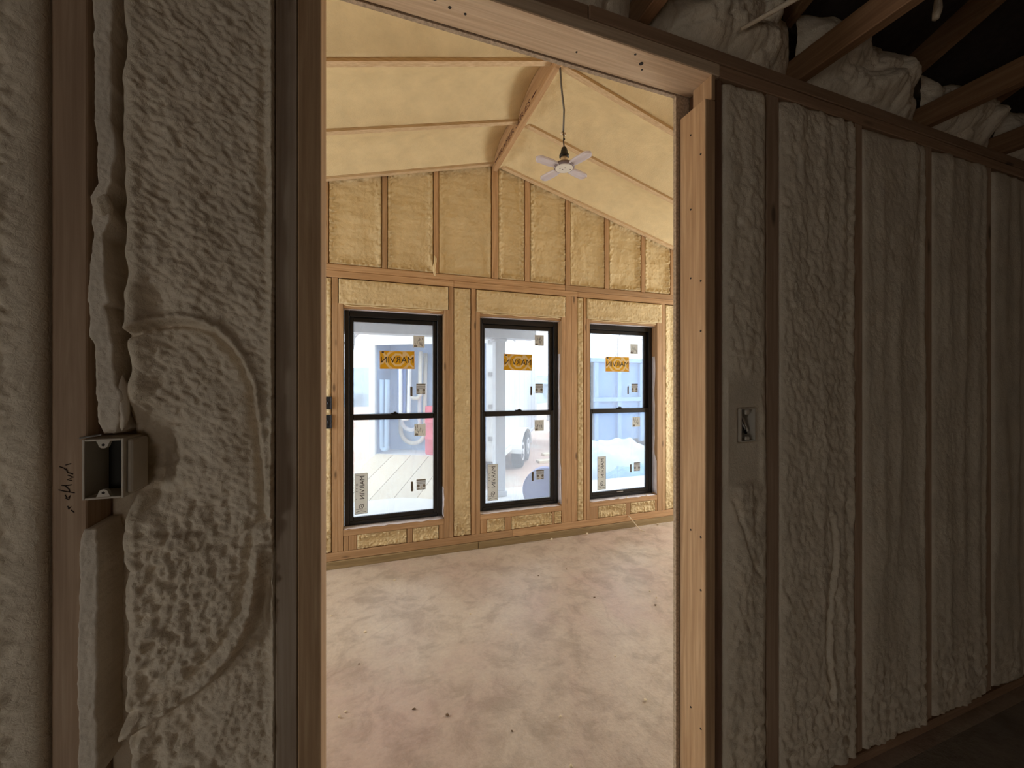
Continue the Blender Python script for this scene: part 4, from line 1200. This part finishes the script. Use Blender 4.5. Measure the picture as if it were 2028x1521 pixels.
for hk, (a0, a1, zt, zl, r, mt, lab) in enumerate(hoses):
    sh_ = .48 - .085 * hk
    am = (a0 + a1) / 2; hw = (a1 - a0) / 2
    pts = [tp(a0, sh_, zt)] + [tp(a0 + .02 * q, sh_, zt + (zl + hw - zt) * q) for q in (.3, .6, 1.0)]
    pts += [tp(am - hw * math.cos(w), sh_, zl + hw - hw * math.sin(w)) for w in np.linspace(0.15, math.pi - .15, 12)]
    pts += [tp(a1, sh_, zl + hw + (zt - zl - hw) * q) for q in (.2, .5, 1.0)]
    V, F = tube_geo(pts, r, 10)
    tag(mk('hanging_hose', V, F, mt, None, True), lab, 'hose', 'hoses hanging in the trailer')
REDP = plain('red_drum_paint', (0.70, 0.05, 0.10), .4)
V, F = lathe([(.24, 0), (.25, .02), (.25, .27), (.262, .285), (.25, .30), (.25, .56), (.262, .575), (.25, .59), (.25, .84), (.24, .86), (.05, .862)], 28)
c = tp(1.06, .29, TZ0 + .06)
dr = thing('drum', tuple(c), 'red steel drum standing in the open trailer rear', 'drum')
mk('barrel', [(c.x + a, c.y + b, c.z + z) for a, b, z in V], F, REDP, dr, True)
V, F = lathe([(.03, 0), (.03, .02), (.02, .024)], 12); mk('bung', [(c.x + .12 + a, c.y + b, c.z + .862 + z) for a, b, z in V], F, STEEL, dr)
# planks chocking by the wheels
for k, (s, a, lab) in enumerate(((2.6, -.75, 'short pale plank on the clay beside the trailer wheels'), (3.6, -.9, 'longer pale plank lying further along the trailer'))):
    p = tp(a, s, GZ)
    V, F = cbox(-.30 - .15 * k, .30 + .15 * k, -.10, .10, .001, .06, .004)
    o = mk('plank', V, F, RAMP); o.location = (p.x, p.y, GZ + .031); tag(o, lab, 'plank', 'planks beside the trailer')
# blue tub lying on the slab
TUBM = plain('blue_tub_plastic', (0.10, 0.12, 0.42), .35)
TUBI = plain('lilac_tub_inside', (0.42, 0.38, 0.62), .4)
tc_ = Vector((2.13, 4.72, .165))
tub = thing('tub', (tc_.x, tc_.y, -.10), 'round blue plastic tub tipped on its side outside the middle window', 'tub')
V, F = lathe([(.20, .42), (.225, .40), (.262, .02), (.275, .0), (.262, -.004)], 32)
Rm = Matrix.Rotation(math.radians(88), 3, 'X') @ Matrix.Rotation(0, 3, 'Z')
Rz = Matrix.Rotation(math.radians(-24), 3, 'Z')
def tw_(p): return tuple(tc_ + Rz @ Vector((p[0], p[2], p[1])))
mk('shell', [tw_(p) for p in V], F[:-2] + [F[-1]], TUBM, tub, True)
V, F = lathe([(.258, .002), (.25, .02), (.20, .36), (.05, .37)], 32)
mk('inside', [tw_(p) for p in V], F[:-2] + [F[-1]], TUBI, tub, True)
V, F = tube_geo([tw_((.275 * math.cos(w), .275 * math.sin(w), 0)) for w in np.linspace(0, 2 * math.pi, 30)], .010, 6)
mk('rim', V, F, TUBM, tub, True)
# blue roll-off container
BLUEC = plain('blue_container_paint', (0.13, 0.27, 0.52), .5, var=.12, nscale=3); BLUED = plain('blue_container_rib', (0.20, 0.36, 0.62), .5)
ct = thing('dumpster', (7.2, 10.2, GZ), 'big ribbed blue roll-off container outside the rightmost window', 'container')
m = MB(); x0, x1, y0, y1, z0, z1 = 5.6, 11.0, 9.4, 11.6, -.05, 2.15
m.box(x0, x1, y0, y0 + .06, z0, z1).box(x0, x1, y1 - .06, y1, z0, z1).box(x0, x0 + .06, y0, y1, z0, z1).box(x1 - .06, x1, y0, y1, z0, z1).box(x0, x1, y0, y1, z0, z0 + .06)
m.build('body', BLUEC, ct)
for k in range(8):
    xx = x0 + .05 + k * .72
    mk('rib', *cbox(xx, xx + .12, y0 - .09, y0 - .001, z0, z1 - .06, .01), BLUED, ct)
mk('top_rail', *cbox(x0 - .05, x1 + .05, y0 - .10, y0 + .02, z1 - .05, z1 + .06, .01), BLUED, ct)
mk('middle_rail', *cbox(x0, x1, y0 - .11, y0 - .092, 1.05, 1.16, .005), BLUED, ct)
for xx in (6.1, 8.0, 9.9):
    V, F = lathe([(.12, -.14), (.13, -.12), (.13, .12), (.12, .14)], 16)
    mk('roller', [(xx + a, y0 + .1 + c, GZ + .132 + b) for a, b, c in V], F, CHAS, ct)
# pale tarp heap and blue tarp in front
def tarp(name, cx, cy, w, d, h, seed, mt, label):
    n = 46
    A, B = np.meshgrid(np.linspace(-1, 1, n), np.linspace(-1, 1, n))
    r = np.sqrt(A ** 2 + B ** 2)
    Z = h * np.clip(1 - np.maximum(np.abs(A), np.abs(B)) ** 2.2, 0, 1) ** .8 * (1 + .22 * fbm(A * 2, B * 2, seed, 3)) + .03 * billow(A * 6, B * 6, seed + 2, 2)
    Z = np.where((np.abs(A) > .999) | (np.abs(B) > .999), 0, np.maximum(Z, .004))
    X = cx + A * w * (1 + .06 * perlin(B * 3, A * 0, seed)); Y = cy + B * d * (1 + .06 * perlin(A * 3, B * 0, seed + 1))
    o = grid_obj(name, np.stack([X, Y, Z + GZ + .002], -1), mt, None)
    return tag(o, label, 'tarp', 'tarps in the yard')
TARPW = plain('pale_tarp', (0.50, 0.60, 0.68), .5, var=.1); TARPB = plain('light_blue_tarp', (0.16, 0.36, 0.58), .45, var=.12)
tarp('covered_heap', 4.75, 7.15, 1.15, .65, .62, 5, TARPW, 'pale tarp draped over a heap outside the rightmost window')
tarp('covered_heap', 4.55, 6.15, .75, .22, .30, 9, TARPB, 'light blue tarp over a low heap before the pale one')
# far wooded rise and bare trees
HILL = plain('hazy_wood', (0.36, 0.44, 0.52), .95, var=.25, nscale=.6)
n = 90
A, B = np.meshgrid(np.linspace(-40, 60, n), np.linspace(0, 1, 14))
hh = 3.4 + 1.5 * fbm(A * .09, A * 0, 5, 3) + .5 * fbm(A * .7, A * 0, 7, 2)
P = np.stack([A, 34 + 12 * B + 1.2 * fbm(A * .6, B * 5, 3, 2), GZ - .05 + hh * np.sin(B * math.pi / 2) ** .6], -1)
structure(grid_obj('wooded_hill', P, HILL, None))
BARK = plain('grey_bark', (0.36, 0.36, 0.36), .9, var=.25)
def tree(x, y, h, seed):
    r = random.Random(seed)
    lean = Vector((r.uniform(-.05, .05), r.uniform(-.05, .05), 0))
    pts = [Vector((x, y, GZ)) + lean * (h * q) * q * 3 + Vector((r.uniform(-.06, .06), 0, h * q)) for q in np.linspace(0, 1, 7)]
    mb = MB()
    mb.tube(pts, [.16 * (1 - .82 * q) * h / 8 for q in np.linspace(0, 1, 7)], 7)
    for k in range(20):
        q = r.uniform(.25, .97); i = q * 6; p = pts[int(i)].lerp(pts[min(6, int(i) + 1)], i % 1)
        w = r.uniform(0, 6.28); L = h * r.uniform(.09, .20) * (1.2 - q * .6); up = r.uniform(.5, 1.3)
        d = Vector((math.cos(w), math.sin(w), up)).normalized()
        e = p + d * L
        mb.tube([p, p.lerp(e, .5) + Vector((r.uniform(-.1, .1), r.uniform(-.1, .1), .05)), e], [.045 * h / 8, .028 * h / 8, .008], 5)
        for s_ in range(3):
            pm = p.lerp(e, r.uniform(.3, .9)); d2 = (d + Vector((r.uniform(-.9, .9), r.uniform(-.9, .9), r.uniform(-.1, .7)))).normalized()
            mb.tube([pm, pm + d2 * L * .5], [.016 * h / 8, .004], 4)
    return tag(mb.build('bare_tree', BARK), 'bare grey leafless tree standing at the far edge of the yard', 'tree', 'bare trees behind the yard')
rt = random.Random(23)
for k in range(10):
    y = 18 + 5.5 * (k % 3)
    tree(y * math.tan(math.radians(-2.5 + 4.6 * k)), y, rt.uniform(6.0, 9.0), 431 + k)
